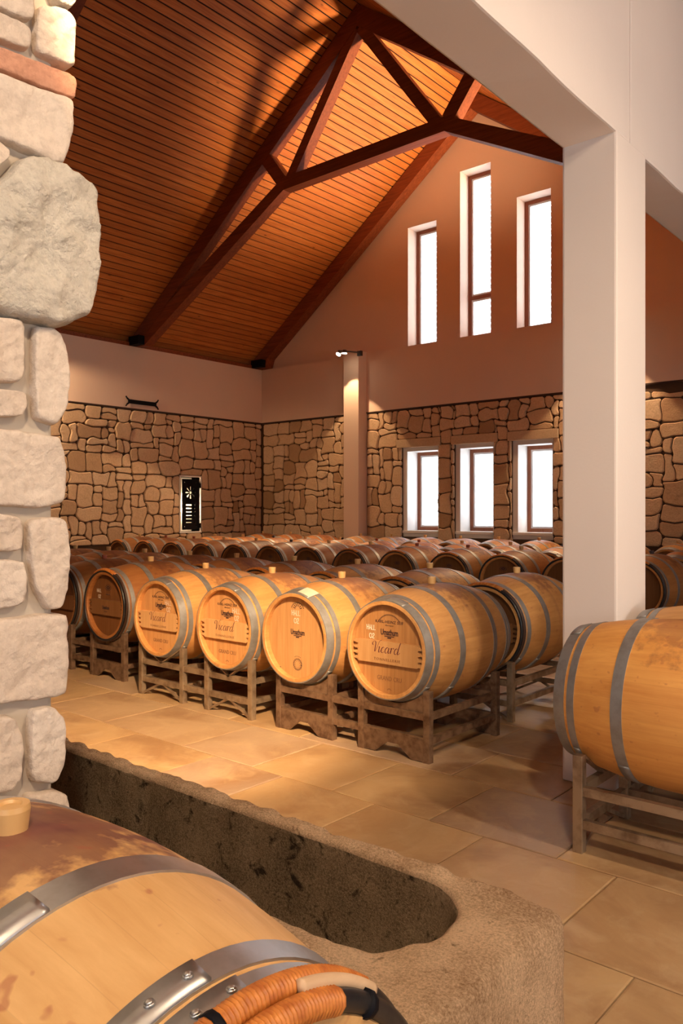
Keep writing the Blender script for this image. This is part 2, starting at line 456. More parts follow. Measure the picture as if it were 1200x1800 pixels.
# ---- left wall with niche
NY0, NY1, NZ0, NZ1 = 10.29, 10.80, 1.0, 2.12
bm = bmesh.new()
TW = .45
for (a, b, c, d) in ((YB, NY0, 0, ZS), (NY1, YG+.4, 0, ZS), (NY0, NY1, 0, NZ0), (NY0, NY1, NZ1, ZS)): bx(bm, XL-TW, XL-.035, a, b, c, d)
bx(bm, XL-TW-.05, XL-TW, YB, YG+.4, 0, ZS)
wl = link('wall_left', bm_mesh(bm, 'wall_left', mats=[M['mortar']]), kind='structure')
link('plaster_band', box_mesh('plaster_band', XL-TW, XL, YB, YG+.05, ZS+.02, ZE, M['plaster_cream']), wl)
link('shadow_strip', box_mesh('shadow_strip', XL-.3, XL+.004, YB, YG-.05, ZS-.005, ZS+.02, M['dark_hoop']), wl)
ybk = [y for y in ()]
polys = rubble(6.3, YG-.04, .78, ZS-.01, [(NY0-.03, NY1+.03, NZ0-.03, NZ1+.03)], du=.165, dz=.125)
n = 0
for P in polys:
    if n < 296: stone_obj(P, wl, lambda a, b, h: (XL-.035+h, a, b), M['stone'], out=(.02, .045)); n += 1
bm = bmesh.new()
for P in rubble(-.5, 6.3, .78, ZS-.01, [], du=.2, dz=.15)+polys[296:]: stone_obj(P, None, lambda a, b, h: (XL-.035+h, a, b), None, stash=bm)
link('stone_field', bm_mesh(bm, 'stone_field', mats=[M['stone']]), wl, kind='stuff')

# niche: backlit black iron panel
bm = bmesh.new()
fr = [(NY0, NZ0), (NY1, NZ0), (NY1, NZ1), (NY0, NZ1)]
for y0, y1, z0, z1 in ((NY0-.03, NY0, NZ0-.03, NZ1+.03), (NY1, NY1+.03, NZ0-.03, NZ1+.03), (NY0, NY1, NZ0-.03, NZ0), (NY0, NY1, NZ1, NZ1+.03)):
    bx(bm, XL-.30, XL-.005, y0, y1, z0, z1)
bx(bm, XL-.34, XL-.30, NY0-.03, NY1+.03, NZ0-.03, NZ1+.03)
link('niche_lining', bm_mesh(bm, 'niche_lining', mats=[M['reveal']]), wl)
pan = empty('metal_panel', (XL-.02, (NY0+NY1)/2, NZ0), 'tall black iron panel with cut-out sun and slots, backlit in a wall niche', 'wall panel')
def curve_plate(splines, ext, mat, name):
    cu = bpy.data.curves.new(name, 'CURVE'); cu.dimensions = '2D'; cu.fill_mode = 'BOTH'; cu.extrude = ext
    for pts in splines:
        sp = cu.splines.new('POLY'); sp.points.add(len(pts)-1); sp.use_cyclic_u = True
        for p, q in zip(sp.points, pts): p.co = (q[0], q[1], 0, 1)
    o = bpy.data.objects.new(name, cu); COL.objects.link(o)
    dg = bpy.context.evaluated_depsgraph_get(); me = bpy.data.meshes.new_from_object(o.evaluated_get(dg))
    bpy.data.objects.remove(o); me.materials.clear(); me.materials.append(mat); return me
pw, ph = .43, 1.04
sh = [[(-pw/2, .035), (pw/2, .035), (pw/2, .035+ph), (-pw/2, .035+ph)]]
cx, cz = 0, .80
for k in range(8):
    a = k*PI/4; d = Vector((math.cos(a), math.sin(a))); nn = Vector((-d.y, d.x))
    b = Vector((cx, cz)); L = .135; w0 = .007; w1 = .022 if d.y < -.3 else (.016 if abs(d.y) < .3 else .011)
    sh.append([tuple(b+d*.045+nn*w0), tuple(b+d*L*.85+nn*w1), tuple(b+d*L), tuple(b+d*L*.85-nn*w1), tuple(b+d*.045-nn*w0)])
sh.append([(cx+.028*math.cos(t), cz+.028*math.sin(t)) for t in [2*PI*i/12 for i in range(12)]])
for k in range(6):
    z = .545-k*.072; hh = (.016, .013, .011, .009, .007, .006)[k]
    sh.append([(-.115, z-hh), (.115, z-hh), (.115, z+hh), (-.115, z+hh)])
for sx in (-1, 1):
    for zz in (.10, 1.01): sh.append([(sx*.15+.009*math.cos(t), zz+.009*math.sin(t)) for t in [2*PI*i/8 for i in range(8)]])
me = curve_plate(sh, .004, M['iron'], 'panel_plate')
me.transform(Matrix(((0, 0, 1, 0), (1, 0, 0, 0), (0, 1, 0, 0), (0, 0, 0, 1))))
link('panel_plate', me, pan)
for zz in (.12, .95):
    bm = bmesh.new(); bx(bm, -.02, .02, pw/2, pw/2+.05, zz-.05, zz+.05, .004); link('hinge', bm_mesh(bm, 'hinge', mats=[M['iron']]), pan)
def lamp(name, kind, loc, power, col, size=.1, target=None, spot=60, blend=.5, parent=None):
    l = bpy.data.lights.new(name, kind); l.energy = power; l.color = col
    if kind == 'SPOT': l.spot_size = math.radians(spot); l.spot_blend = blend; l.shadow_soft_size = size
    elif kind == 'POINT': l.shadow_soft_size = size
    o = bpy.data.objects.new(name, l); COL.objects.link(o); o.location = loc
    if target is not None: o.rotation_euler = (Vector(target)-Vector(loc)).to_track_quat('-Z', 'Y').to_euler()
    return o
lamp('niche_light', 'POINT', (XL-.19, 10.52, 1.5), 38, WARM, .05)

# iron forked bar above the stone
hk = empty('iron_hook_bar', (XL+.03, 9.33, ZS+.06), 'black wrought iron bar with forked ends fixed above the left stone wall', 'wall hook')
bm = bmesh.new(); bar(bm, (0, -.32, .08), (0, .32, .08), .03, .075)
link('bar', bm_mesh(bm, 'bar', mats=[M['iron']]), hk)
for s in (-1, 1):
    for t in (-1, 1):
        bm = bmesh.new(); bar(bm, (0, s*.30, .08+t*.02), (0, s*.345, .08+t*.055), .02, .028); bar(bm, (0, s*.345, .08+t*.05), (0, s*.375, .08+t*.095), .018, .02)
        link('fork', bm_mesh(bm, 'fork', mats=[M['iron']]), hk)
for s in (-1, 1):
    bm = bmesh.new(); cyl(bm, (-.03, s*.2, .08), (.01, s*.2, .08), .012, n=8); link('bolt', bm_mesh(bm, 'bolt', mats=[M['iron']]), hk)

# ---- gable wall
WLO = [(-9.107, -8.40), (-7.913, -7.23), (-6.74, -6.10)]   # lower openings
ZLO = (1.045, 2.565)
WUP = [(-9.13, -8.47, 6.90), (-7.95, -7.31, 7.67), (-6.79, -6.15, 6.90)]
def strips(bm, y0, y1, xs, holes, z0, ztop):
    """vertical strips between xs; holes: {index: (za, zb)}"""
    for i, (a, b) in enumerate(zip(xs, xs[1:])):
        segs = [(z0, None)]
        if i in holes:
            za, zb = holes[i]; segs = ([(z0, za)] if za > z0+.001 else [])+[(zb, None)]
        for za, zb in segs:
            ta, tb = (zb, zb) if zb is not None else (ztop(a), ztop(b))
            pts = [(a, za), (b, za), (b, tb)]
            if a < RX < b and zb is None and ztop(RX) > max(ta, tb): pts.append((RX, ztop(RX)))
            pts.append((a, ta)); prism(bm, pts, 1, y0, y1)
DY = .34
bm = bmesh.new()
xs = [XL-.4, -9.107, -8.40, -7.913, -7.23, -6.74, -6.10, XB0+.1]
strips(bm, YG, YG+DY+.1, xs, {1: ZLO, 3: ZLO, 5: ZLO}, 0, lambda x: ZS)
wg = link('wall_back', bm_mesh(bm, 'wall_back', mats=[M['reveal']]), kind='structure')
link('plaster_band', box_mesh('plaster_band', XL, XB0, YG-.05, YG+DY+.1, ZS+.02, ZE, M['plaster_cream'], 0), wg)
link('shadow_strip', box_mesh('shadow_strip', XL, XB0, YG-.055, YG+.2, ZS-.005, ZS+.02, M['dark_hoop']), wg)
bm = bmesh.new()
xs = [XL-.4]+[q for w_ in WUP for q in w_[:2]]+[XB0+.1]
strips(bm, YG+.05, YG+DY+.1, xs, {1: (ZE, 6.90), 3: (ZE, 7.67), 5: (ZE, 6.90)}, ZE, lambda x: roof(x)+.05)
link('gable_plaster', bm_mesh(bm, 'gable_plaster', mats=[M['plaster_cream']]), wg)
# mortar bed behind the rubble (with the window zones left out)
PX0, PX1 = -10.47, -10.08
holes = [(a-.10, b+.03, ZLO[0]-.12, ZLO[1]+.10) for a, b in WLO]
lints = [(-9.32, -8.31, 2.665, 2.80), (-8.07, -7.12, 2.665, 2.80), (-6.91, -5.97, 2.665, 2.80)]
bm = bmesh.new()
xs2 = sorted([XL-.03, XB0]+[q for h in holes for q in h[:2]])
for i, (a, b) in enumerate(zip(xs2, xs2[1:])):
    if i % 2 == 0: bx(bm, a, b, YG-.02, YG, 0, ZS)
    else:
        bx(bm, a, b, YG-.02, YG, 0, ZLO[0]-.12); bx(bm, a, b, YG-.02, YG, ZLO[1]+.10, ZS)
link('mortar_bed', bm_mesh(bm, 'mortar_bed', mats=[M['mortar']]), wg)
H = holes+lints+[(PX0, PX1, 0, 5)]
H2 = [(h[0], h[1], .8 if h[2] < 1 else h[2], h[3]) for h in holes]+lints
plc = lambda a, b, h: (a, YG-.02-h, b)
n = 0
for part in (rubble(XL+.04, PX0, .86, ZS-.01, [], du=.165, dz=.125), rubble(PX1, -3.6, .86, ZS-.01, H2, du=.165, dz=.125)):
    for P in part:
        if n < 296: stone_obj(P, wg, plc, M['stone'], out=(.02, .045)); n += 1
        else: pass
    print('stones', n, len(part))
bm = bmesh.new()
for P in rubble(-3.6, XB0, .86, ZS-.01, [], du=.2, dz=.15): stone_obj(P, None, plc, None, stash=bm)
link('stone_field', bm_mesh(bm, 'stone_field', mats=[M['stone']]), wg, kind='stuff')
for x0, x1, z0, z1 in lints:
    link('lintel', box_mesh('lintel', x0, x1, YG-.075, YG, z0-.025, z1, M['sandstone'], .008), wg)
for a, b in WLO:
    link('sill', box_mesh('sill', a-.09, b+.02, YG-.035, YG+.04, ZLO[0]-.05, ZLO[0], M['reveal'], .006), wg)
# pilaster
link('trim_1', box_mesh('trim_1', PX0, PX1, 12.3, YG+.02, 0, ZE+.02, M['plaster_cream'], .008), kind='structure')

# windows
def window(n, x0, x1, z0, z1, yf, transom=None):
    fw = .065; y0, y1 = yf, yf+.06
    bm = bmesh.new()
    bx(bm, x0, x0+fw, y0, y1, z0, z1); bx(bm, x1-fw, x1, y0, y1, z0, z1)
    bx(bm, x0+fw, x1-fw, y0, y1, z0, z0+fw); bx(bm, x0+fw, x1-fw, y0, y1, z1-fw, z1)
    if transom: bx(bm, x0+fw, x1-fw, y0, y1, transom-.035, transom+.035)
    r = link('window_%d' % n, bm_mesh(bm, 'window_frame', mats=[M['window_wood']]), kind='structure')
    zs = [(z0+fw, (transom-.035) if transom else z1-fw)]+([(transom+.035, z1-fw)] if transom else [])
    for a, b in zs:
        bm = bmesh.new(); s = .035; X0, X1 = x0+fw, x1-fw
        bx(bm, X0, X0+s, y0+.012, y1+.01, a, b); bx(bm, X1-s, X1, y0+.012, y1+.01, a, b)
        bx(bm, X0+s, X1-s, y0+.012, y1+.01, a, a+s); bx(bm, X0+s, X1-s, y0+.012, y1+.01, b-s, b)
        sa = link('sash', bm_mesh(bm, 'sash', mats=[M['sash']]), r)
        link('pane', box_mesh('pane', X0+s, X1-s, y0+.03, y0+.036, a+s, b-s, M['glass']), sa)
    me = None; z = z0+.06
    while z < z1-.04:
        if me is None:
            bm = bmesh.new(); L = (x1-x0)/2; bar(bm, (-L, 0, 0), (L, 0, 0), .09, .004, up=(0, .5, 1)); me = bm_mesh(bm, 'louvre_slat', mats=[M['louvre']])
        link('louvre_slat', me, r, ((x0+x1)/2, yf+.20, z)); z += .105
    pl = bpy.data.lights.new('portal', 'AREA'); pl.shape = 'RECTANGLE'; pl.size = x1-x0+.1; pl.size_y = z1-z0+.1; pl.cycles.is_portal = True
    po = bpy.data.objects.new('portal', pl); COL.objects.link(po); po.location = ((x0+x1)/2, yf+.30, (z0+z1)/2); po.rotation_euler = (-PI/2, 0, 0)
k = 1
for a, b in WLO: window(k, a, b, ZLO[0], ZLO[1], YG+DY); k += 1
for a, b, zt in WUP: window(k, a, b, ZE, zt, YG+DY, transom=5.38 if k == 5 else None); k += 1

# ---- the beam wall and pillars between the halls
bm = bmesh.new(); top = 4.74
bx(bm, XB0, XB1, YB, 4.117, 3.30, top, .012); bx(bm, XB0, XB1, 4.125, YG+.3, 3.30, top, .012)
bx(bm, XB0+.02, XB1-.02, 4.11, 4.13, 3.31, top)
bmesh.ops.subdivide_edges(bm, edges=[e for e in bm.edges if abs(e.verts[0].co.y-e.verts[1].co.y) > 3], cuts=60)
for v in bm.verts:
    if v.co.z < 3.33: v.co.z += .006*noise.noise(v.co*3.0); v.co.x += .005*noise.noise(v.co*2.3)
link('trim_2', bm_mesh(bm, 'trim_2', mats=[M['plaster']]), kind='structure')
link('trim_3', box_mesh('trim_3', XB0, XB1, 3.935, 4.34, 0, 3.31, M['plaster'], .012), kind='structure')

# ---- ceilings
def ceiling_side(name, x_low, bays, nm_stuff=False):
    sgn = 1 if x_low < RX else -1
    bm = bmesh.new(); t = .12
    prism(bm, [(x_low, roof(x_low)+.02), (RX, RZ+.02), (RX, RZ+.02+t), (x_low, roof(x_low)+.02+t)], 1, YB, YG+.45)
    c = link(name, bm_mesh(bm, name, mats=[M['backing']]), kind='structure')
    ang = math.atan(SL)*sgn; pitch = .128; L = abs(x_low-RX)/math.cos(abs(ang)); nb = int(L/pitch)
    for y0, y1 in bays:
        h = (y1-y0)/2; bm = bmesh.new(); wd = (pitch-.017)/2
        prism(bm, [(-wd, .02), (-wd, .004), (-wd+.004, 0), (wd-.004, 0), (wd, .004), (wd, .02)], 1, -h, h)
        me = bm_mesh(bm, 'ceiling_board', mats=[M['board']])
        for i in range(nb):
            s = (i+.5)*pitch; x = RX-sgn*s*math.cos(abs(ang)); z = RZ-s*math.sin(abs(ang))
            o = link('ceiling_board', me, c, (x, (y0+y1)/2, z)); o.rotation_euler = (0, -ang, 0)
    return c
bays = [(YB, 5.35), (5.35, 9.29), (9.29, YG+.07)]
ceiling_side('ceiling_left', -13.5, bays)
ceiling_side('ceiling_right', -1.6, bays)
link('wall_plate', box_mesh('wall_plate', XL-.30, XL-.015, YB, YG, ZE, ZE+.075, M['beamX']), kind='structure')

# ---- trusses
def under(x): return 8.62-SL*abs(x-RX)
def mem(bm, pts, y0, y1, mir=False):
    if mir: pts = [(2*RX-p[0], p[1]) for p in pts]
    prism(bm, pts, 1, y0, y1)
def truss(name, y0, y1, label, full=True, group=None):
    t = empty(name, (RX, (y0+y1)/2, 4.6), label, 'truss')
    off = Vector((RX, (y0+y1)/2, 4.6))
    def part(nm, pts, mir=False, e=0.0, mat='beamX'):
        bm = bmesh.new(); mem(bm, pts, y0+e, y1-e, mir)
        bmesh.ops.translate(bm, verts=bm.verts, vec=-off)
        link(nm, bm_mesh(bm, nm, mats=[M[mat]]), t)
    for mir in (False, True):
        xe = -13.3
        part('rafter', [(-12.78, under(-12.78)), (RX, 8.62), (RX, 8.95), (xe, 8.95-SL*(RX-xe)), (xe, 4.60), (-12.85, 4.60)], mir)
        if full:
            part('lower_chord', [(-12.84, 4.585), (-9.107, 6.585), (-9.107, 6.785), (-9.28, 6.71), (-12.9, 4.88), (-13.2, 4.72), (-13.2, 4.60)], mir, .002)
            d = Vector((-7.6-(-8.99), 8.62-6.72)).normalized(); nn = Vector((-d.y, d.x))*.085
            a, b = Vector((-9.02, 6.68)), Vector((-7.62, 8.60))
            part('web', [tuple(a-nn), tuple(b-nn), tuple(b+nn), tuple(a+nn)], mir, .004)
            a, b = Vector((-9.15, 6.74)), Vector((-9.56, 7.26)); d = (b-a).normalized(); nn = Vector((-d.y, d.x))*.105
            part('strut', [tuple(a-nn), tuple(b-nn), tuple(b+nn), tuple(a+nn)], mir, .003)
        bm = bmesh.new(); s = -1 if not mir else 1
        X0 = -12.98 if not mir else 2*RX+12.98
        bx(bm, X0-.16, X0+.16, y0-.14, y0-.005, 4.60, 4.605+.16); bmesh.ops.translate(bm, verts=bm.verts, vec=-off)
        link('steel_shoe', bm_mesh(bm, 'steel_shoe', mats=[M['iron']]), t)
    if full: part('tie_beam', [(-9.107, 6.585), (-6.033, 6.585), (-6.033, 6.785), (-9.107, 6.785)], False, .001)
    return t
truss('roof_truss', 9.2, 9.38, 'full timber roof truss with tie beam and struts in front of the gable bay')
truss('roof_truss', 5.27, 5.47, 'plain timber rafter pair at the top left corner beyond the pier', full=False)
truss('roof_truss', 12.40, 12.645, 'timber rafter pair lying against the gable wall above the tall windows', full=False)

# ---- the near hall's shell (mostly outside the view), its windows added for fill light
bm = bmesh.new(); ww = [(.6, 1.6), (3.6, 4.6)]; ye = YB-.3
for a, b in ww: bx(bm, XR, XR+.3, ye, a, 0, 4.8); bx(bm, XR, XR+.3, a, b, 0, 1.1); bx(bm, XR, XR+.3, a, b, 2.9, 4.8); ye = b
bx(bm, XR, XR+.3, ye, YG+.4, 0, 4.8)
link('wall_right', bm_mesh(bm, 'wall_right', mats=[M['plaster_cream']]), kind='structure')
for k2, (a, b) in enumerate(ww):  # invented windows, let in soft fill daylight from the right
    bm = bmesh.new(); F_ = .07
    bx(bm, XR+.2, XR+.26, a, a+F_, 1.1, 2.9); bx(bm, XR+.2, XR+.26, b-F_, b, 1.1, 2.9); bx(bm, XR+.2, XR+.26, a+F_, b-F_, 1.1, 1.1+F_); bx(bm, XR+.2, XR+.26, a+F_, b-F_, 2.9-F_, 2.9)
    wr = link('window_%d' % (7+k2), bm_mesh(bm, 'window_frame', mats=[M['window_wood']]), kind='structure')
    link('pane', box_mesh('pane', XR+.22, XR+.226, a+F_, b-F_, 1.1+F_, 2.9-F_, M['glass']), wr)
    pl = bpy.data.lights.new('portal', 'AREA'); pl.shape = 'RECTANGLE'; pl.size = 1.85; pl.size_y = b-a+.05; pl.cycles.is_portal = True
    po = bpy.data.objects.new('portal', pl); COL.objects.link(po); po.location = (XR+.35, (a+b)/2, 2.0); po.rotation_euler = (0, PI/2, 0)
def zf(x): return (min(roof(x), 9.3) if x <= XB1 else 4.9+2.6*(1-abs(x-2)/3.6))
bm = bmesh.new(); fw = [(.2, 1.5), (2.4, 3.7)]
strips(bm, YB-.3, YB, [XL-.5, RX, XB1]+[q for w_ in fw for q in w_]+[XR+.3], {3: (1.0, 3.3), 5: (1.0, 3.3)}, 0, zf)
link('wall_front', bm_mesh(bm, 'wall_front', mats=[M['plaster_cream']]), kind='structure')
for k2, (a, b) in enumerate(fw):  # unseen windows added so daylight from behind fills the pillar face
    bm = bmesh.new(); F_ = .07; y0, y1 = YB-.26, YB-.2
    bx(bm, a, a+F_, y0, y1, 1.0, 3.3); bx(bm, b-F_, b, y0, y1, 1.0, 3.3); bx(bm, a+F_, b-F_, y0, y1, 1.0, 1.0+F_); bx(bm, a+F_, b-F_, y0, y1, 3.3-F_, 3.3)
    wr = link('window_%d' % (9+k2), bm_mesh(bm, 'window_frame', mats=[M['window_wood']]), kind='structure')
    link('pane', box_mesh('pane', a+F_, b-F_, y0+.02, y0+.026, 1.0+F_, 3.3-F_, M['glass']), wr)
    pl = bpy.data.lights.new('portal', 'AREA'); pl.shape = 'RECTANGLE'; pl.size = b-a+.05; pl.size_y = 2.35; pl.cycles.is_portal = True
    po = bpy.data.objects.new('portal', pl); COL.objects.link(po); po.location = ((a+b)/2, YB-.35, 2.15); po.rotation_euler = (PI/2, 0, 0)
bm = bmesh.new(); prism(bm, [(XB0+.1, 0), (XR+.3, 0), (XR+.3, 4.8), (2, 7.4), (XB0+.1, 4.9)], 1, YG, YG+.3)
link('wall_far_right', bm_mesh(bm, 'wall_far_right', mats=[M['plaster_cream']]), kind='structure')
RX2, z2 = 1.95, 4.46
def roof2(x): return z2+SL*(RX2-XB1)-SL*abs(x-RX2)
bm = bmesh.new()
for xa, xb in ((XB1-.02, RX2), (RX2, XR+.2)):
    prism(bm, [(xa, roof2(xa)+.02), (xb, roof2(xb)+.02), (xb, roof2(xb)+.15), (xa, roof2(xa)+.15)], 1, YB-.2, YG+.3)
c2 = link('ceiling_near', bm_mesh(bm, 'ceiling_near', mats=[M['backing']]), kind='structure')
bm = bmesh.new()
for side in (-1, 1):
    L = 3.5/math.cos(math.atan(SL)); nb = int(L/.128)
    for i in range(nb):
        s = (i+.04)*.128*math.cos(math.atan(SL)); s2 = (i+.92)*.128*math.cos(math.atan(SL))
        xa, xb = RX2+side*s, RX2+side*s2
        prism(bm, [(xa, roof2(xa)), (xb, roof2(xb)), (xb, roof2(xb)+.018), (xa, roof2(xa)+.018)], 1, YB, YG)
link('ceiling_boards', bm_mesh(bm, 'ceiling_boards', mats=[M['board']]), c2, kind='stuff')

# ================================================================== STONE PIER (left foreground)
XP = -1.66
pier = link('wall_pier', box_mesh('wall_pier', -2.05, XP-.014, -1.4, .952, 0, 3.30, M['pier_mortar'], .01), kind='structure')
T = {'s': 'pier_stone', 'g': 'pier_grey', 'b': 'pier_brick'}
ps = [('s', [(-60, -30), (56, -30), (55, 43), (-60, -8)]), ('g', [(75, -30), (128, -32), (129, 6), (118, 18), (96, 9)]),
 ('s', [(65, 12), (97, 11), (128, 27), (130, 70), (128, 122), (62, 92), (60, 55)]), ('s', [(-60, 0), (52, 50), (52, 91), (-60, 50)]),
 ('b', [(-60, 62), (55, 106), (64, 107), (128, 136), (133, 150), (130, 178), (-60, 98)]),
 ('s', [(-60, 108), (120, 175), (127, 182), (125, 235), (110, 296), (-60, 218)]), ('s', [(-60, 226), (2, 250), (16, 264), (14, 280), (-60, 330)]),
 ('g', [(-40, 335), (-8, 320), (30, 282), (68, 274), (110, 296), (150, 325), (157, 333), (166, 372), (166, 440), (162, 500), (145, 558), (98, 577), (30, 560), (-40, 540)]),
 ('s', [(-60, 553), (34, 560), (42, 579), (39, 673), (-60, 668)]), ('s', [(57, 572), (90, 574), (105, 588), (115, 610), (120, 661), (116, 714), (97, 748), (57, 734)]),
 ('s', [(-60, 678), (43, 688), (47, 710), (34, 733), (-60, 731)]), ('s', [(-60, 745), (72, 762), (101, 767), (113, 801), (116, 850), (109, 883), (77, 893), (-60, 884)]),
 ('s', [(-60, 895), (29, 906), (38, 930), (34, 968), (-60, 968)]), ('s', [(46, 912), (111, 906), (118, 961), (117, 1033), (106, 1067), (82, 1072), (58, 1033), (50, 970)]),
 ('s', [(-60, 982), (39, 983), (44, 1014), (41, 1062), (-60, 1080)]), ('s', [(-60, 1096), (82, 1077), (116, 1079), (117, 1178), (114, 1222), (-60, 1243)]),
 ('s', [(-60, 1255), (24, 1258), (39, 1294), (36, 1362), (19, 1391), (-60, 1402)]), ('s', [(51, 1246), (92, 1239), (112, 1260), (112, 1343), (92, 1376), (50, 1372)]),
 ('s', [(40, 1395), (95, 1388), (118, 1395), (120, 1470), (40, 1490)]), ('s', [(-60, 1415), (30, 1404), (32, 1500), (-60, 1520)]),
 ('s', [(-60, -150), (125, -90), (126, -42), (-60, -40)]), ('s', [(-60, -320), (128, -250), (128, -102), (-60, -165)])]
def resample(P, n):
    L = [math.dist(P[i], P[(i+1) % len(P)]) for i in range(len(P))]; tot = sum(L); out = []
    for k in range(n):
        s = tot*k/n; i = 0
        while s > L[i]: s -= L[i]; i += 1
        a, b = P[i], P[(i+1) % len(P)]; out.append((a[0]+(b[0]-a[0])*s/L[i], a[1]+(b[1]-a[1])*s/L[i]))
    return out
def chaikin(P):
    out = []
    for i in range(len(P)):
        a, b = P[i], P[(i+1) % len(P)]
        out += [(a[0]*.87+b[0]*.13, a[1]*.87+b[1]*.13), (a[0]*.13+b[0]*.87, a[1]*.13+b[1]*.87)]
    return out
for kind, pts in ps:
    P = [on_x(p[0], p[1], XP) for p in pts]
    P = resample(chaikin(chaikin(P)), 110); nP = 110
    c = (sum(p[0] for p in P)/nP, sum(p[1] for p in P)/nP)
    big = kind == 'g' and len(pts) > 8
    dpt = {'s': .014, 'g': .016, 'b': .010}[kind]
    if big: dpt = .042
    levels = [(1.0, -.07), (1.0, -.01), (.99, .4), (.97, .75), (.94, .93), (.89, 1.0)]+[(q, 1.02) for q in (.82, .74, .66, .58, .5, .42, .34, .26, .18, .1)]
    bm = bmesh.new(); rings = []
    seed = random.uniform(0, 50)
    for sc, dd in levels:
        ring = []
        for p in P:
            y = c[0]+(p[0]-c[0])*sc; z = c[1]+(p[1]-c[1])*sc
            x = dd if dd < 0 else dd*dpt
            q = Vector((x, y, z))
            if dd > 0:
                nz_ = noise.noise(Vector((seed, y*14, z*14)))*.5+noise.noise(Vector((seed, y*38, z*38)))*.25
                nz_ += noise.noise(Vector((seed, y*90, z*90)))*.14
                q.x += nz_*(.034 if big else .014)
            k2 = noise.noise(Vector((seed+9, p[0]*40, p[1]*40)))*.005
            q.y += (p[0]-c[0])*k2*6; q.z += (p[1]-c[1])*k2*6
            ring.append(bm.verts.new((q.x, q.y-c[0], q.z-c[1])))
        rings.append(ring)
    for A, B in zip(rings, rings[1:]):
        for i in range(nP): bm.faces.new((A[i], A[(i+1) % nP], B[(i+1) % nP], B[i]))
    bm.faces.new(rings[-1])
    o = link('stone', bm_mesh(bm, 'stone', True, [M[T[kind]]]), pier, (XP, c[0], c[1]))
    if kind == 'b': o['label'] = 'reddish brick-coloured stone course'
    if big: o['label'] = 'large bulging grey boulder'

# ================================================================== TROUGH
def build_trough():
    X0, X1, Y0, Y1, ZT = -3.45, -.745, .985, 1.625, .55
    t = empty('stone_trough', ((X0+X1)/2, (Y0+Y1)/2, 0), 'long weathered sandstone trough behind the nearest barrel', 'trough')
    off = Vector(((X0+X1)/2, (Y0+Y1)/2, 0))
    iy0, iy1, ix0, ix1 = 1.215, 1.562, -3.25, -.915
    R = (iy1-iy0)/2; cy = (iy0+iy1)/2
    pts = []
    # straight far side from left to right, round end, near side back, round end
    ns, nr = 190, 60
    for i in range(ns): pts.append(((ix0+R)+(ix1-ix0-2*R)*i/ns, iy1, 0, 1))
    for i in range(nr): a = PI/2-PI*i/nr; pts.append((ix1-R+R*math.cos(a), cy+R*math.sin(a), math.cos(a), math.sin(a)))
    for i in range(ns): pts.append(((ix1-R)-(ix1-ix0-2*R)*i/ns, iy0, 0, -1))
    for i in range(nr): a = -PI/2-PI*i/nr; pts.append((ix0+R+R*math.cos(a), cy+R*math.sin(a), math.cos(a), math.sin(a)))
    rr = .035
    def hit(x, y, nx, ny):
        t_ = 1e9
        if nx > 1e-6: t_ = min(t_, (X1-x)/nx)
        if nx < -1e-6: t_ = min(t_, (X0-x)/nx)
        if ny > 1e-6: t_ = min(t_, (Y1-y)/ny)
        if ny < -1e-6: t_ = min(t_, (Y0-y)/ny)
        px, py = x+nx*t_, y+ny*t_
        for sx, cxn in ((1, X1-rr), (-1, X0+rr)):
            for sy, cyn in ((1, Y1-rr), (-1, Y0+rr)):
                if (px-cxn)*sx > 0 and (py-cyn)*sy > 0:
                    v = Vector((px-cxn, py-cyn)); v.normalize(); px, py = cxn+v.x*rr, cyn+v.y*rr
        return px, py
    outer = [hit(*p) for p in pts]
    prof = []   # (f outer->inner, z, shrink)
    for z in (0, .1, .2, .3, .38, .45, .5): prof.append((0, z))
    prof += [(.02, ZT-.028), (.05, ZT-.012), (.10, ZT-.003), (.2, ZT), (.35, ZT-.001), (.5, ZT-.002), (.65, ZT-.003), (.8, ZT-.004), (.92, ZT-.008), (.985, ZT-.018)]
    n = len(pts); bm = bmesh.new(); rings = []
    def lerp(i, f): return (outer[i][0]*(1-f)+pts[i][0]*f, outer[i][1]*(1-f)+pts[i][1]*f)
    for f, z in prof: rings.append([bm.verts.new((*lerp(i, f), z)) for i in range(n)])
    nout = len(rings)
    for z, s in ((.51, 0), (.46, .004), (.41, .008), (.36, .012), (.31, .018), (.26, .03), (.22, .05), (.20, .09), (.195, .14)):
        rings.append([bm.verts.new((pts[i][0]-pts[i][2]*s, pts[i][1]-pts[i][3]*s, z)) for i in range(n)])
    for k, (A, B) in enumerate(zip(rings, rings[1:])):
        for i in range(n):
            f = bm.faces.new((A[i], A[(i+1) % n], B[(i+1) % n], B[i]))
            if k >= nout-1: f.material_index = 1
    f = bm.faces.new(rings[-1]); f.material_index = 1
    bm.normal_update()
    bmesh.ops.recalc_face_normals(bm, faces=bm.faces)
    for v in bm.verts:
        p = v.co
        if p.z < .01: continue
        inner = iy0-.02 < p.y < iy1+.02 and p.z < ZT-.02 and ix0-.02 < p.x < ix1+.02
        amp = .007 if not inner else .009
        edge = max(0, 1-abs(p.z-ZT+.01)/.05)*(1 if abs(p.y-Y1) < .04 or abs(p.x-X1) < .05 else 0)
        d = noise.noise(p*9)*amp+noise.noise(p*26)*amp*.6+edge*.012*(noise.noise(p*18)-.3)
        v.co = p+v.normal*d
    bmesh.ops.translate(bm, verts=bm.verts, vec=-off)
    link('trough_body', bm_mesh(bm, 'trough_body', True, [M['trough'], M['trough_in']]), t)
build_trough()

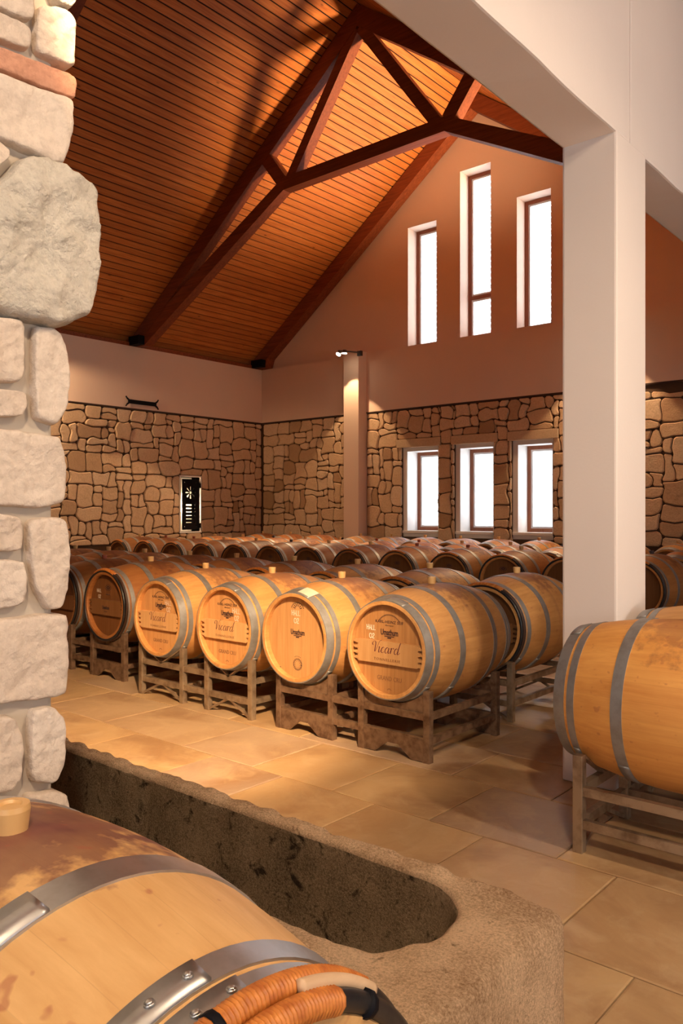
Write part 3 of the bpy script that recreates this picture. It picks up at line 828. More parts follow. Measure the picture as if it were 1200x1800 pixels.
# ================================================================== BARRELS
LH, AX = .475, .35
def pr(s): return .35-.068*(s/LH)**2
BM = {}
def body_mesh(LH=LH):
    prof = [(-LH, pr(LH)-.026), (-LH, pr(LH)-.003), (-LH+.004, pr(LH))]
    for i in range(1, 24): s = -LH+2*LH*i/24; prof.append((s, pr(s)))
    prof += [(LH-.004, pr(LH)), (LH, pr(LH)-.003), (LH, pr(LH)-.022), (LH-.006, pr(LH)-.026), (LH-.05, pr(LH)-.022)]
    prof = [(-LH+.05, pr(LH)-.022), (-LH+.006, pr(LH)-.026)]+prof
    bm, rg = revolve_x(prof, 72); rings_sharp(bm, rg[2:4]+rg[-4:-1]); me = bm_mesh(bm, 'barrel_body', True); return me
def rings_sharp(bm, rings):
    for g in rings:
        for a, b in zip(g, g[1:]+g[:1]):
            e = bm.edges.get((a, b))
            if e: e.smooth = False
def hoop_mesh(s0, s1, near=False, seam=None):
    t = .0035
    prof = [(s0, pr(s0)-.004), (s0, pr(s0)+t), (s1, pr(s1)+t), (s1, pr(s1)-.004)]
    bm, rg = revolve_x(prof, 72)
    rings_sharp(bm, rg[1:3])
    if seam is not None:   # overlapping end of the band
        b2, rr = revolve_x([(s0+.001, pr(s0)+t), (s0+.001, pr(s0)+2*t), (s1-.001, pr(s1)+2*t), (s1-.001, pr(s1)+t)], 16, a0=seam, a1=seam+.42, closed=False)
        b2.faces.new([r[0] for r in rr]); b2.faces.new([r[-1] for r in rr][::-1])
        tmp = bpy.data.meshes.new('t'); b2.to_mesh(tmp); b2.free(); bm.from_mesh(tmp); bpy.data.meshes.remove(tmp)
    me = bm_mesh(bm, 'hoop')
    for p in me.polygons: p.use_smooth = len(p.vertices) == 4
    return me
def disc_mesh(s, r, n=48):
    bm = bmesh.new(); vs = [bm.verts.new((s, r*math.sin(2*PI*i/n), AX+r*math.cos(2*PI*i/n))) for i in range(n)]
    w2 = [bm.verts.new((s-.02*(1 if s > 0 else -1), v.co.y, v.co.z)) for v in vs]
    bm.faces.new(vs)
    for i in range(n): bm.faces.new((vs[i], vs[(i+1) % n], w2[(i+1) % n], w2[i]))
    return bm_mesh(bm, 'head')
def board_meshes(s, r, k=7):
    out = []
    edges = [-r+2*r*i/k for i in range(k+1)]
    for a, b in zip(edges, edges[1:]):
        a2, b2 = a+.0006, b-.0006; top = []; bot = []
        for i in range(9):
            y = a2+(b2-a2)*i/8; h = math.sqrt(max(0, r*r-y*y)); top.append((y, AX+h)); bot.append((y, AX-h))
        P = bot+top[::-1]
        Q = [P[0]]
        for p in P[1:]:
            if math.dist(p, Q[-1]) > 1e-5: Q.append(p)
        if math.dist(Q[0], Q[-1]) < 1e-5: Q.pop()
        bm = bmesh.new(); prism(bm, Q, 0, s-.02, s); out.append(bm_mesh(bm, 'head_board', mats=[M['head']]))
    return out
HS = LH-.042; HR = pr(LH)-.024
BM['body'] = body_mesh(); BM['back'] = disc_mesh(-HS, HR); BM['front'] = disc_mesh(HS, HR); BM['boards'] = board_meshes(HS, HR)
H_CH, H_Q, H_B = (.422, .4735), (.374, .408), (.160, .208)
BM['hoops'] = [hoop_mesh(a, b, seam=random.uniform(0, 6)) for a, b in (H_CH, H_Q, H_B)]+[hoop_mesh(-b, -a, seam=random.uniform(0, 6)) for a, b in (H_CH, H_Q, H_B)]
BM['hoops_near'] = [hoop_mesh(a, b, seam=z) for a, b, z in ((.162, .212, -.62), (.385, .419, -.42), (.428, .458, -.34))]+[hoop_mesh(-b, -a, seam=1) for a, b in ((.162, .208), (.388, .421), (.426, .449))]
def bung_mesh(h=.042, r=.027):
    bm = bmesh.new(); z0 = 2*AX
    cyl(bm, (0, 0, z0-.02), (0, 0, z0+h*.82), r*.80, r, 20); cyl(bm, (0, 0, z0+h*.82), (0, 0, z0+h), r, r*.93, 20)
    return bm_mesh(bm, 'bung', True)
def bung_m(mat, h=.042, r=.027):
    bm = bmesh.new(); z0 = 2*AX; n = 20
    prof = [(-.02, r*.78), (h*.8, r), (h, r*.95), (h, r*.6), (h-.004, r*.5)]
    R = [[bm.verts.new((q*math.cos(2*PI*i/n), q*math.sin(2*PI*i/n), z0+z)) for i in range(n)] for z, q in prof]
    for A, B in zip(R, R[1:]):
        for i in range(n): bm.faces.new((A[i], A[(i+1) % n], B[(i+1) % n], B[i]))
    bm.faces.new(R[-1]); rings_sharp(bm, R[1:])
    return bm_mesh(bm, 'bung', True, [mat])
BM['bung'] = bung_m(M['bung']); BM['bung_red'] = bung_m(M['bung_red'], .036, .024); BM['bung_dark'] = bung_m(M['bung_dark'], .034, .024)
BM['bung_near'] = bung_m(M['bung'], .036, .027)
def plank_mesh(w=.47, zb=-.085, zt=.043, s=None):
    s = s or HS
    def z(k): return zb+(zt-zb)*k
    L = -w/2; R_ = w/2; P = [(L, z(0))]
    P = [(L+.02, z(0)), (R_-.02, z(0))]
    for i in range(4):
        a = i*.25; P += [(R_-.02, z(a+.03)), (R_+.012, z(a+.06)), (R_+.012, z(a+.15)), (R_-.018, z(a+.19))]
    P += [(R_-.02, z(1)), (L+.02, z(1))]
    for i in range(4):
        a = 1-i*.25; P += [(L+.018, z(a-.03)), (L-.012, z(a-.06)), (L-.012, z(a-.15)), (L+.02, z(a-.19))]
    bm = bmesh.new(); prism(bm, [(p[0], p[1]+AX) for p in P], 0, s, s+.024); return bm_mesh(bm, 'label_plank', mats=[M['plank']])
BM['plank'] = plank_mesh()
# ---- lettering
def to_mesh(cu):
    o = bpy.data.objects.new('tmp', cu); COL.objects.link(o)
    dg = bpy.context.evaluated_depsgraph_get(); me = bpy.data.meshes.new_from_object(o.evaluated_get(dg)); bpy.data.objects.remove(o); return me
SW = Matrix(((0, 0, 1, 0), (1, 0, 0, 0), (0, 1, 0, 0), (0, 0, 0, 1)))   # text x -> y, y -> z, z -> x
def text_bm(bm, s, txt, y, z, width, height=None, shear=0, bold=0.0, spacing=1.0):
    cu = bpy.data.curves.new('t', 'FONT'); cu.body = txt; cu.align_x = 'CENTER'; cu.align_y = 'CENTER'
    cu.extrude = .0004; cu.shear = shear; cu.offset = bold; cu.space_character = spacing; cu.size = 1; cu.resolution_u = 2
    cu.extrude = .01
    me = to_mesh(cu)
    xs_ = [v.co.x for v in me.vertices]; ys_ = [v.co.y for v in me.vertices]
    w = max(xs_)-min(xs_); k = width/w; kh = (height/(max(ys_)-min(ys_))) if height else k
    cx_, cy_ = (max(xs_)+min(xs_))/2, (max(ys_)+min(ys_))/2
    for v in me.vertices: v.co = ((v.co.x-cx_)*k, (v.co.y-cy_)*kh, v.co.z*.06)
    me.transform(Matrix.Translation((s+.0006, y, AX+z)) @ SW); bm.from_mesh(me); bpy.data.meshes.remove(me)
def stroke(bm, s, pts, wd, y, z, sc, smooth=True, even=False):
    P = [Vector(p) for p in pts]
    if smooth and len(P) > 2:
        Q = []
        for i in range(len(P)-1):
            p0, p1, p2, p3 = P[max(0, i-1)], P[i], P[i+1], P[min(len(P)-1, i+2)]
            for k in range(5):
                t = k/5; Q.append(.5*((2*p1)+(p2-p0)*t+(2*p0-5*p1+4*p2-p3)*t*t+(3*p1-p0-3*p2+p3)*t**3))
        Q.append(P[-1]); P = Q
    n = len(P); A = []; B = []
    for i, p in enumerate(P):
        d = (P[min(n-1, i+1)]-P[max(0, i-1)])
        if d.length < 1e-6: d = Vector((1, 0))
        d.normalize(); nn = Vector((-d.y, d.x))
        ww = wd if even else wd*(.55+.9*max(0, -d.y))*(.35 if i in (0, n-1) else 1)
        for L_, sg in ((A, 1), (B, -1)):
            q = p*sc+nn*ww*sg/2; L_.append(bm.verts.new((s+.0012, y+q.x, AX+z+q.y)))
    for i in range(n-1): bm.faces.new((A[i], B[i], B[i+1], A[i+1]))
VIC = [[(-.1, 1.15), (.05, 1.32), (.3, 1.3), (.38, 1.0), (.36, .5), (.38, .05), (.62, .55), (.85, 1.2), (1.05, 1.5), (1.22, 1.45)],
       [(-.1, 1.15), (-.12, .95), (.05, .85)],
       [(.88, .62), (1.0, .72), (.98, .3), (.98, .02), (1.15, .08), (1.28, .3)], [(1.1, 1.0), (1.13, 1.06)],
       [(1.78, .6), (1.62, .72), (1.38, .5), (1.36, .15), (1.55, 0), (1.82, .2)],
       [(2.45, .62), (2.2, .72), (1.95, .45), (1.95, .12), (2.1, 0), (2.32, .2), (2.48, .68), (2.42, .25), (2.46, .02), (2.62, .12), (2.76, .42)],
       [(2.7, .55), (2.84, .72), (2.82, .35), (2.78, 0)], [(2.8, .35), (2.98, .68), (3.15, .72), (3.22, .6)],
       [(3.85, .62), (3.6, .72), (3.36, .45), (3.36, .12), (3.52, 0), (3.74, .2), (3.98, .85), (4.12, 1.5)], [(4.12, 1.5), (3.92, .7), (3.86, .05), (4.05, .1), (4.2, .28)]]
HALL = [[(0, 1), (.05, 0)], [(.5, 1.05), (.45, 0)], [(0, .5), (.5, .55)], [(.6, 0), (.85, 1), (1.1, 0)], [(.68, .4), (1.05, .4)], [(1.25, 1), (1.22, 0), (1.6, .05)], [(1.75, 1), (1.72, 0), (2.15, .06)]]
TWO = [[(.35, .95), (.05, .8), (.05, .2), (.35, 0), (.6, .3), (.55, .8), (.35, .95)], [(.8, .7), (1.0, .98), (1.25, .75), (.8, .05), (1.3, .02)]]
def fin_text(bm, name, mat):
    me = bpy.data.meshes.new(name); bm.to_mesh(me); bm.free(); me.materials.append(mat); return me
def mesh_plank_script():
    bm = bmesh.new(); s = HS+.024
    for st in VIC: stroke(bm, s, [(x+.16*y_, y_) for x, y_ in st], .0040, -.105, -.022, .047)
    return fin_text(bm, 'script_lettering', M['wine_ink'])
def mesh_plank_small():
    bm = bmesh.new(); text_bm(bm, HS+.024, 'TONNELLERIE', 0, -.060, .19, .015, spacing=1.25); return fin_text(bm, 'maker_lettering', M['ink_soft'])
def arc_marks(bm, s, y, z, r, a0, a1, n, h=.008):
    for i in range(n):
        a = a0+(a1-a0)*i/(n-1); c, d = math.cos(a), math.sin(a)
        p = [(r*c-.0025*d, r*d+.0025*c), (r*c+.0025*d, r*d-.0025*c), ((r+h)*c+.0025*d, (r+h)*d-.0025*c), ((r+h)*c-.0025*d, (r+h)*d+.0025*c)]
        bm.faces.new([bm.verts.new((s+.001, y+q[0], AX+z+q[1])) for q in p])
def logo(bm, y, z, w=.12):
    # heavy black-letter word mark with a small tower under it
    text_bm(bm, HS, 'Umathum', y, z, w, .036, bold=.03)
    for a, b, c, d in ((-.035, .035, -.026, -.021), (-.014, .014, -.036, -.028)):
        bm.faces.new([bm.verts.new((HS+.001, y+p, AX+z+q)) for p, q in ((a, c), (b, c), (b, d), (a, d))])
def mesh_head_print(full=True):
    bm = bmesh.new()
    if full:
        text_bm(bm, HS, 'KARL-HEINZ SEIF', .0, .155, .20, .017, bold=.012, spacing=1.1)
        text_bm(bm, HS, 'Barrique', .0, .134, .06, .011, shear=.4)
        arc_marks(bm, HS, 0, .105, .088, PI*.22, PI*.78, 21); logo(bm, 0, .095, .125)
    else:
        logo(bm, 0, .03, .12); arc_marks(bm, HS, 0, .16, .055, PI*.15, PI*.85, 15); arc_marks(bm, HS, 0, .175, .02, PI*.1, PI*.9, 7, .02)
        arc_marks(bm, HS, 0, -.175, .028, 0, 2*PI*.97, 24, .012); arc_marks(bm, HS, 0, -.175, .02, 0, 2*PI*.95, 12, .003)
        arc_marks(bm, HS, 0, -.175, .05, PI*.35, PI*.65, 6, .004)
    return fin_text(bm, 'head_print', M['ink'])
def mesh_grand():
    bm = bmesh.new(); text_bm(bm, HS, 'GRAND CRU', 0, -.172, .175, .026, spacing=1.05)
    arc_marks(bm, HS, 0, -.245, .012, PI*.2, PI*.8, 5, .006); return fin_text(bm, 'class_print', M['ink_soft'])
def mesh_chalk(y, z, sc=.034):
    bm = bmesh.new()
    for st in HALL: stroke(bm, HS+.0005, st, .0052, y, z, sc, False, True)
    for st in TWO: stroke(bm, HS+.0005, st, .0052, y+.02, z-.048, sc*.95, True, True)
    return fin_text(bm, 'chalk_writing', M['chalk'])
def mesh_oval():
    bm = bmesh.new()
    def el(r0, r1):
        n = 24
        A = [bm.verts.new((HS+.001, .045*r0*math.cos(t), AX+.145+.025*r0*math.sin(t))) for t in [2*PI*i/n for i in range(n)]]
        B = [bm.verts.new((HS+.001, .045*r1*math.cos(t), AX+.145+.025*r1*math.sin(t))) for t in [2*PI*i/n for i in range(n)]]
        for i in range(n): bm.faces.new((A[i], A[(i+1) % n], B[(i+1) % n], B[i]))
    el(1, .86); el(.6, .2)
    for p in ((-.03, .09),): text_bm(bm, HS, 'Umathum', 0, .09, .06, .012)
    return fin_text(bm, 'oval_brand', M['ink'])
BM['vic'] = mesh_plank_script(); BM['ton'] = mesh_plank_small(); BM['print'] = mesh_head_print(True); BM['print4'] = mesh_head_print(False)
BM['grand'] = mesh_grand(); BM['chalkL'] = mesh_chalk(-.165, .10, .03); BM['chalkR'] = mesh_chalk(.055, .10, .036); BM['chalkC'] = mesh_chalk(-.05, .135, .034); BM['oval'] = mesh_oval()
def mesh_plank_logo():
    bm = bmesh.new(); text_bm(bm, HS+.024, 'Umathum', 0, -.02, .10, .03, bold=.03)
    text_bm(bm, HS+.024, 'Barrique', 0, -.055, .04, .008); return fin_text(bm, 'plank_lettering', M['ink'])
BM['plogo'] = mesh_plank_logo()
# wooden hoops with wicker binding
def torus_mesh(name, s, rt, a0, a1, n, mat, major=None, ribs=0, amp=0, flat=1.0, m=10):
    """ring about the barrel axis; angle measured from +y towards +z"""
    bm = bmesh.new(); R = (major or pr(min(abs(s), LH))+rt*.8); closed = abs(a1-a0) > 2*PI-.01; rings = []
    cnt = n if closed else n+1
    for i in range(cnt):
        a = a0+(a1-a0)*i/n; r = rt*(1+amp*math.cos(ribs*a)) if ribs else rt
        rings.append([bm.verts.new((s+r*flat*math.cos(2*PI*j/m), (R+r*math.sin(2*PI*j/m))*math.cos(a), AX+(R+r*math.sin(2*PI*j/m))*math.sin(a))) for j in range(m)])
    for i in range(len(rings) if closed else len(rings)-1):
        A, B = rings[i], rings[(i+1) % len(rings)]
        for j in range(m): bm.faces.new((A[j], A[(j+1) % m], B[(j+1) % m], B[j]))
    if not closed: bm.faces.new(rings[0]); bm.faces.new(rings[-1][::-1])
    return bm_mesh(bm, name, True, [mat])
dg_ = math.radians
BM['wh1'] = torus_mesh('wooden_hoop', .450, .011, 0, 2*PI, 64, M['dark_hoop'])
BM['wh2'] = torus_mesh('wooden_hoop', .472, .011, 0, 2*PI, 64, M['black_hoop'])
BM['wk'] = torus_mesh('wicker_binding', .461, .0165, dg_(62), dg_(118), 60, M['wicker'], major=pr(.46)+.011, flat=1.35, ribs=150, amp=.06)

hoopcol = [(1, 1, 1, 1)]
def barrel(X, Y, z, rz, label, group=None, oak='oak', front='disc', extras=(), ends='steel', tint=(1, 1, 1), htint=None, bung='bung', yaw=0):
    t = empty('wine_barrel', (X, Y, z), label, 'barrel', rz+yaw, group)
    def add(nm, me, par=t, mat=None, col=None):
        o = link(nm, me, par)
        if mat is not None:
            if not me.materials: me.materials.append(mat)
            elif me.materials[0] is not mat:
                o.material_slots[0].link = 'OBJECT'; o.material_slots[0].material = mat
        if col: o.color = (*col, 1)
        return o
    add('staves', BM['body'], mat=M[oak], col=tint)
    ht = htint or tint
    add('head', BM['back'], mat=M['head'], col=ht)
    if front == 'boards':
        for me in BM['boards']: add('head_board', me, mat=M['head'], col=ht)
        hd = t
    else: hd = add('head', BM['front'], mat=M['head'], col=ht)
    for me in BM['hoops']:
        add('hoop', me, mat=M['hoop'])
    if ends == 'wicker':
        add('wooden_hoop', BM['wh1']); add('wooden_hoop', BM['wh2']); add('wicker_binding', BM['wk'])
    b = add('bung', BM[bung])
    b.rotation_euler = (0, 0, random.uniform(0, 3))
    pk = None
    for e in extras:
        if e == 'plank': pk = add('label_plank', BM['plank'], mat=M['plank'], col=ht)
        elif e in ('vic', 'ton', 'plogo'): add(BM[e].name.split('.')[0], BM[e], pk)
        else: add(BM[e].name.split('.')[0], BM[e], hd)
    return t
ZB = .255
R90 = -PI/2
# nearest barrel (foreground left)
def near_barrel():
    t = empty('wine_barrel', (-1.075, .556, .253), 'very close oak barrel at bottom left with wine stains, wicker-bound end hoops', 'barrel')
    o = link('staves', body_mesh(.505), t); o.data.materials.append(M['oak_near']); o.color = (1, 1, 1, 1)
    for sg in (-1, 1): hn = link('head', disc_mesh(sg*.463, .249), t); hn.data.materials.append(M['head'])
    riv = bmesh.new(); cyl(riv, (0, 0, 0), (0, 0, .0025), .0065, .0055, 12); cyl(riv, (0, 0, .0025), (0, 0, .0042), .0055, .002, 12)
    rme = bm_mesh(riv, 'rivet', True, [M['rivet']])
    for k, me in enumerate(BM['hoops_near']):
        ho = link('hoop', me, t, mat=M['hoop_near'])
        if k < 3:
            s = (.187, .402, .443)[k]; z0 = (-.62, -.42, -.34)[k]
            for a in ((z0+.06, z0+.20, z0+.36) if k else (z0+.07, z0+.24)):
                r = pr(s)+.007; ro = link('rivet', rme, ho, (s, r*math.sin(a), AX+r*math.cos(a))); ro.rotation_euler = (-a, 0, 0)
    b = link('bung', BM['bung_near'], t, (-.014, 0, 0))
    m1, m2 = pr(.470)+.011, pr(.498)+.008
    link('end_hoop', torus_mesh('end_hoop', .470, .0125, 0, 2*PI, 96, M['black_hoop'], major=m1), t)
    link('end_hoop', torus_mesh('end_hoop', .498, .0130, 0, 2*PI, 96, M['black_hoop'], major=m2), t)
    link('wicker_binding', torus_mesh('wicker_binding', .470, .0146, dg_(51), dg_(128), 700, M['wicker'], major=m1, flat=1.08, ribs=330, amp=.06), t)
    link('wicker_binding', torus_mesh('wicker_binding', .500, .0150, dg_(68), dg_(128), 500, M['wicker'], major=m2, flat=1.05, ribs=330, amp=.06), t)
    link('hoop_tongue', torus_mesh('hoop_tongue', .487, .0088, dg_(51.5), dg_(78), 30, M['pale_wood'], major=m1+.004, flat=.95), t)
    for a in (56, 98):
        link('dark_tie', torus_mesh('dark_tie', .470 if a > 90 else .498, .0165, dg_(a-.9), dg_(a+.9), 4, M['iron'], major=m1 if a > 90 else m2, flat=1.1), t)
near_barrel()
# row 1
TL = (1.0, 1.0, 1.0)
R1Y = 4.13
full = ('print', 'grand')
barrel(-2.80, R1Y, ZB+.004, R90, 'front-row oak barrel on the right end of the rusty rack, cursive plank label', front='boards', extras=full+('chalkL', 'plank', 'vic', 'ton'), htint=(.80, .74, .68))
barrel(-3.53, R1Y, ZB, R90, 'front-row barrel with plain pale head, chalk mark and no plank label', front='boards', extras=('print4', 'chalkC'), tint=(.98, .95, .92), htint=(.95, .93, .9))
barrel(-4.20, R1Y, ZB, R90, 'pale oak barrel with cursive plank label on the right of the steel tube rack', front='boards', extras=full+('chalkR', 'plank', 'vic', 'ton'), tint=(1.08, 1.02, .95), htint=(1.12, 1.05, .98))
barrel(-4.95, R1Y, ZB, R90, 'pale oak barrel with cursive plank label on the left of the steel tube rack', front='boards', extras=full+('chalkR', 'plank', 'vic', 'ton'), tint=(1.08, 1.02, .95), htint=(1.12, 1.05, .98))
barrel(-5.90, R1Y+.17, ZB+.01, R90, 'shade-tinted front-row barrel with dark rim and small plank logo, left of the pale ones', front='boards', extras=('oval', 'chalkL', 'plank', 'plogo'), ends='wicker', tint=(.60, .45, .36), htint=(.34, .25, .21))  # tint and htint hold the shadow lying on this barrel
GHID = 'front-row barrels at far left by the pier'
barrel(-6.70, R1Y+.22, ZB, R90, 'shade-tinted front-row barrel half hidden behind the stone pier', front='disc', extras=('plank',), ends='wicker', tint=(.52, .40, .34), htint=(.3, .22, .2), bung='bung_red')  # shadow put into the wood colour here too
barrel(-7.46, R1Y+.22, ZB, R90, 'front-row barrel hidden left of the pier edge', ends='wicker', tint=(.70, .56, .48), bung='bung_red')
ordn = ['first', 'second', 'third', 'fourth', 'fifth', 'sixth', 'seventh', 'eighth', 'ninth', 'tenth', 'eleventh', 'twelfth', 'thirteenth', 'fourteenth']
bm_cycle = ['bung', 'bung_red', 'bung', 'bung_dark', 'bung', 'bung_red', 'bung']
def row(n, xs, Y, fmt, group, tint0, **kw):
    cnt = 0; right = 0; hid = 0
    for i, x in enumerate(xs):
        d = x*Fx+Y*Fy; px = 600+FPX*(x*Rx+Y*Ry)/d
        if px > 1125: place = ('{} barrel right of the white pillar in '.format('inner' if right else 'outer')); right += 1
        elif px > 985: place = ('left' if hid else 'right')+'-hand barrel hidden behind the white pillar in '; hid += 1
        elif px < 112: place = 'barrel hidden behind the stone pier in '
        else: place = ordn[cnt]+' barrel left of the white pillar in '; cnt += 1
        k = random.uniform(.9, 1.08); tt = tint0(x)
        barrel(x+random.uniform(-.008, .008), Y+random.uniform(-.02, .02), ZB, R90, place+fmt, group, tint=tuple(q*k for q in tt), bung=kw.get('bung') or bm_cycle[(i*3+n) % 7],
               ends=kw.get('ends', 'steel'), extras=kw.get('extras', ()), front='disc', htint=(.30, .235, .19))  # htint paints in the shade of the unlit heads
X2 = [-2.84, -3.60, -4.36, -5.12, -5.87, -6.62, -7.37, -8.10, -8.82]
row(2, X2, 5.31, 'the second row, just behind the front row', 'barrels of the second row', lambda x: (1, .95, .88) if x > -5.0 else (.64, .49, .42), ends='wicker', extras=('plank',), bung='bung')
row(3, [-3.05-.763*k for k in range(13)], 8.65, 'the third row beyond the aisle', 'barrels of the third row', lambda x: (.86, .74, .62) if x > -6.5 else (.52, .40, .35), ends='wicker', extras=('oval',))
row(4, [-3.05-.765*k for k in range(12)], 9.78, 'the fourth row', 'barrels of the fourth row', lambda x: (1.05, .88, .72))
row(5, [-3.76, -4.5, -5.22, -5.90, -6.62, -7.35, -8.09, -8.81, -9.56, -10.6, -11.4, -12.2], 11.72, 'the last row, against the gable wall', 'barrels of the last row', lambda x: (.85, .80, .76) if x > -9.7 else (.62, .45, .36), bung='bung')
# near hall barrels at right
barrel(-1.045, 3.43, ZB, PI, 'large close orange oak barrel at the right edge, lying across the view', oak='oak_orange', tint=(1, 1, 1), ends='steel', bung='bung_red')
barrel(-1.03, 4.17, ZB, PI, 'pale barrel just behind the close orange barrel beside the white pillar', oak='oak', ends='steel')
barrel(-1.02, 4.90, ZB, PI, 'barrel at the right edge behind the two close right-hand barrels', oak='oak', ends='steel')

# paper on the bare-headed barrel
bm = bmesh.new()
for i in range(5):
    a = .12+.085*i
    for s_ in (.385, .468): r = pr(s_)+.010; bm.verts.new((s_, r*math.sin(a), r*math.cos(a)))
bm.verts.ensure_lookup_table()
for i in range(4): bm.faces.new([bm.verts[k] for k in (2*i, 2*i+1, 2*i+3, 2*i+2)])
po = link('paper_sheet', bm_mesh(bm, 'paper_sheet', mats=[M['paper']]), None, (-3.53, R1Y, ZB+AX)); po.rotation_euler = (0, 0, R90)
so = po.modifiers.new('thick', 'SOLIDIFY'); so.thickness = .0012; so.offset = 1
tag(po, 'small pale paper sheet lying on the rim of the plain-headed barrel', 'paper')

# ================================================================== RACKS
def rack(X, Y, rz, style, label, posts, depth=.74, group=None, detail=True, zax=.605, ymid=None):
    """posts: list of (x0, x1) local saddle spans, seen from the front (-y side)"""
    t = empty('barrel_rack', (X, Y, 0), label, 'rack', rz, group); mat = M['rust_steel'] if style == 'plate' else M['tube_steel']
    acc = bmesh.new() if not detail else None
    def part(nm, fn):
        if detail:
            bm = bmesh.new(); fn(bm); link(nm, bm_mesh(bm, nm, mats=[mat]), t)
        else: fn(acc)
    d2 = depth/2; T_ = .042; xa, xb = posts[0][0], posts[-1][1]
    for yy in (-d2, d2):
        zt = .40
        for x0, x1 in posts:
            for x in (x0, x1):
                part('post', lambda bm: bx(bm, x-T_/2, x+T_/2, yy-T_/2, yy+T_/2, 0, zt, .003))
            m_ = (x0+x1)/2; hw = (x1-x0)/2-T_/2
            if style == 'plate':
                def saddle(bm):
                    P = [(m_-hw, .262), (m_+hw, .262), (m_+hw, .395)]
                    for i in range(13):
                        q = hw*.93*(1-2*i/12); rc = .302 if yy < 0 else .33; P.append((m_+q, max(.27, min(.40, zax-math.sqrt(rc**2-q*q)))))
                    P.append((m_-hw, .395)); prism(bm, P, 1, yy-.006, yy+.006)
                part('saddle', saddle)
                def foot(bm):
                    prism(bm, [(m_-hw, .005), (m_-hw*.60, .005), (m_-hw*.18, .072), (m_+hw*.18, .072), (m_+hw*.60, .005), (m_+hw, .005), (m_+hw, .13), (m_-hw, .13)], 1, yy-.018, yy-.008)
                part('foot_plate', foot)
            else:
                part('cradle', lambda bm: (bar(bm, (m_-hw, yy, .392), (m_+.004, yy, .262), .03, .010, up=(0, 0, 1)), bar(bm, (m_+hw, yy, .392), (m_-.004, yy, .262), .03, .010)))
                part('brace', lambda bm: (bar(bm, (m_-hw, yy, .012), (m_+.004, yy, .115), .016, .016), bar(bm, (m_+hw, yy, .012), (m_-.004, yy, .115), .016, .016)))
        part('rail', lambda bm: bx(bm, xa, xb, yy-.015, yy+.015, .235, .275)); part('rail', lambda bm: bx(bm, xa, xb, yy-.015, yy+.015, .10, .14))
    for x in (xa, xb, posts[0][1]):
        for z in (.255, .12): part('side_rail', lambda bm: bx(bm, x-.015, x+.015, -d2, d2, z-.018, z+.018))
    if not detail: link('rack_frame', bm_mesh(acc, 'rack_frame', mats=[mat]), t)
    return t
YR = 3.712+.37
def lp(xs, X): return [(xs[0]-X, xs[1]-X), (xs[2]-X, xs[3]-X)]
rack(-3.10, YR, 0, 'plate', 'rusty plate-sided barrel rack nearest the middle, under the two largest front-row barrels', lp([-3.70, -3.25, -3.01, -2.54], -3.10))
rack(-4.59, YR, 0, 'tube', 'bright steel tube barrel rack with zigzag braces in the front row', lp([-5.20, -4.70, -4.42, -3.97], -4.59))
rack(-6.30, YR+.16, 0, 'plate', 'dark plate-sided barrel rack under the shaded barrels beside the pier', lp([-6.93, -6.47, -6.13, -5.67], -6.30))
rack(-7.6, YR+.2, 0, 'plate', 'dark barrel rack hidden behind the stone pier', [(-.2, .2)]*1, detail=False)
STD = [(-.60, -.15), (.15, .60)]
for i, k in enumerate((0, 2, 4, 6)):
    rack((X2[k]+X2[k+1])/2, 5.23, 0, 'tube', ordn[i]+' steel tube rack from the right under the second row of barrels', STD, depth=.86, detail=i < 2, group='racks of the second row')
rack(X2[8], 5.23, 0, 'tube', 'short steel tube rack at the left end of the second row', [(-.24, .24)], depth=.86, detail=False)
for i in range(7):
    rack(-2.67-1.526*i, 8.65, 0, 'tube', ordn[i]+' rack from the right, in shadow under the third row', STD, depth=.82, detail=False, group='hidden racks under the third row')
for i in range(6):
    rack(-3.43-1.53*i, 9.78, 0, 'tube', ordn[i]+' rack from the right, in shadow under the fourth row', STD, depth=.82, detail=False, group='hidden racks under the fourth row')
r5 = [-3.76, -4.5, -5.22, -5.90, -6.62, -7.35, -8.09, -8.81, -9.56, -10.6, -11.4, -12.2]
for i in range(0, 12, 2):
    h = (r5[i]-r5[i+1])/2
    rack((r5[i]+r5[i+1])/2, 11.72, 0, 'tube', ordn[i//2]+' rack from the right, in shadow under the last row', [(-h-.22, -h+.22), (h-.22, h+.22)], depth=.82, detail=False, group='hidden racks under the last row')
rack(-1.42+.37+.015, 3.77, PI/2, 'tube', 'steel tube rack carrying the close right-hand barrels by the pillar', [(-.62, -.13), (.13, .62)])
rack(-1.42+.37+.015, 4.90, PI/2, 'tube', 'small steel rack at the right edge under the rearmost right-hand barrel', [(-.25, .25)], detail=False)

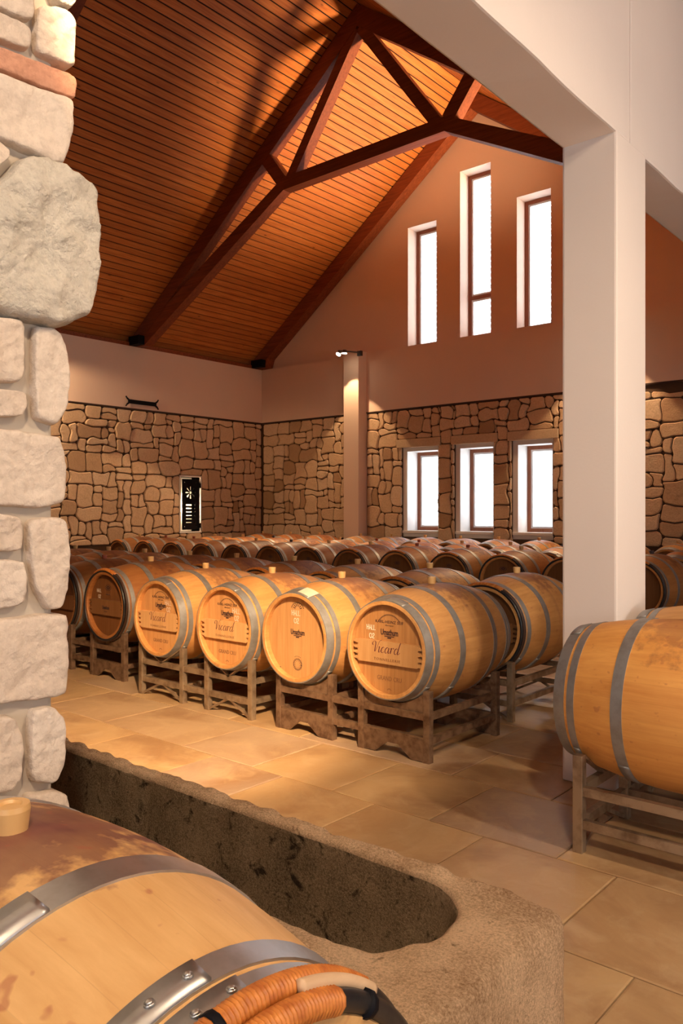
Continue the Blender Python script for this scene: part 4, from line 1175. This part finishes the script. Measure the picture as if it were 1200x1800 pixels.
# ================================================================== LAMPS
def twin_spot(loc, label, aims, power, col=WARM, spot=95, blend=.25, on=True, arm=(-1, 0, 0), soft=.03, nl=2, dist=.28):
    t = empty('twin_spotlight', loc, label, 'lamp')
    A = Vector(arm).normalized()
    bm = bmesh.new(); bx(bm, -.05, .05, -.03, .03, -.05, .05, .006); link('mounting_box', bm_mesh(bm, 'mounting_box', mats=[M['housing']]), t)
    bm = bmesh.new(); bar(bm, (0, 0, .02), tuple(A*(dist+.13)+Vector((0, 0, .02))), .03, .02); link('arm', bm_mesh(bm, 'arm', mats=[M['housing']]), t)
    for k in range(nl):
        c = A*(dist+(.13 if k else 0.0))+Vector((0, 0, -.02-.03*k)); aim = Vector(aims[k])-(Vector(loc)+c); d = aim.normalized()
        bm = bmesh.new(); cyl(bm, c-d*.06, c, .04, .055, 16, True); link('lamp_head', bm_mesh(bm, 'lamp_head', mats=[M['housing']]), t)
        bm = bmesh.new(); cyl(bm, c, c+d*.006, .047, .047, 16); link('lamp_lens', bm_mesh(bm, 'lamp_lens', mats=[M['lamp']]), t)
        p = Vector(loc)+c+d*.02
        lamp('spot_light', 'SPOT', p, power[k], col, soft, aims[k], spot, blend)
    return t
twin_spot((-10.02, 12.27, 4.53), 'twin spotlight glowing at the top of the wall pilaster', [(-10.25, 11.7, 0), (-10.6, 9.2, .9)], (160, 420), spot=78, blend=.08, arm=(-.5, -1, 0), dist=.33)
# further lamps of the same kind, outside the view, on the beam wall and in the near hall; the last is added fill
twin_spot((XB0-.06, 10.8, 4.3), 'twin uplight on the beam wall lighting the roof boards by the gable', [(-8.2, 10.6, 8.4), (-9.5, 10.6, 5.8)], (6000, 130), spot=50, blend=1.0, arm=(-1, -.1, 0), soft=.28)
twin_spot((XB0-.06, 6.9, 4.3), 'twin uplight on the beam wall lighting the middle roof bay', [(-11.0, 7.2, 6.8), (-9.0, 7.2, 6.5)], (90, 40), spot=100, blend=.9, arm=(-1, .1, 0))
twin_spot((-4.9, 12.27, 4.53), 'twin spotlight on the gable wall hidden behind the white pillar', [(-5.2, 11.9, 0), (-6.4, 9.0, .5)], (220, 300), spot=84, blend=.2, arm=(-.5, -1, 0), dist=.33)
twin_spot((XL+.04, 6.3, 4.3), 'twin spotlight on the left wall hidden behind the stone pier', [(-12.7, 8.6, 1), (-11.5, 6.0, .5)], (260, 60), spot=110, blend=.4, arm=(1, .2, 0), dist=.5)
twin_spot((.5, .05, 4.3), 'ceiling spotlight in the near hall aimed at the front-row barrels', [(-4.5, 3.45, .25), (-3.6, 3.3, .2)], (5600, 900), spot=27, blend=.6, arm=(-.5, .5, 0), soft=.04)
twin_spot((2.6, 2.6, 4.3), 'ceiling spotlight in the near hall lighting the pillar', [(-1.7, 3.6, 2.6), (-1.2, 2.6, .6)], (170, 330), spot=90, blend=.8, arm=(-.5, .1, 0), soft=.12, col=WARM2)
twin_spot((1.5, -1.2, 4.4), 'ceiling spotlight in the near hall above the trough', [(-1.6, 1.6, .4), (-1.0, 2.8, .4)], (330, 240), spot=84, blend=.8, arm=(-.5, .5, 0), soft=.12, col=WARM2)
twin_spot((XR-.04, 2.7, 1.5), 'unseen fill lamp added on the right wall to wash the beam', [(-1.7, 2.5, 3.4), (-1.7, 4.5, 2.8)], (380, 280), spot=60, blend=.9, arm=(-1, 0, 0), soft=.15, col=(1, .84, .70))  # invented lamp, brightens the beam underside and pillar
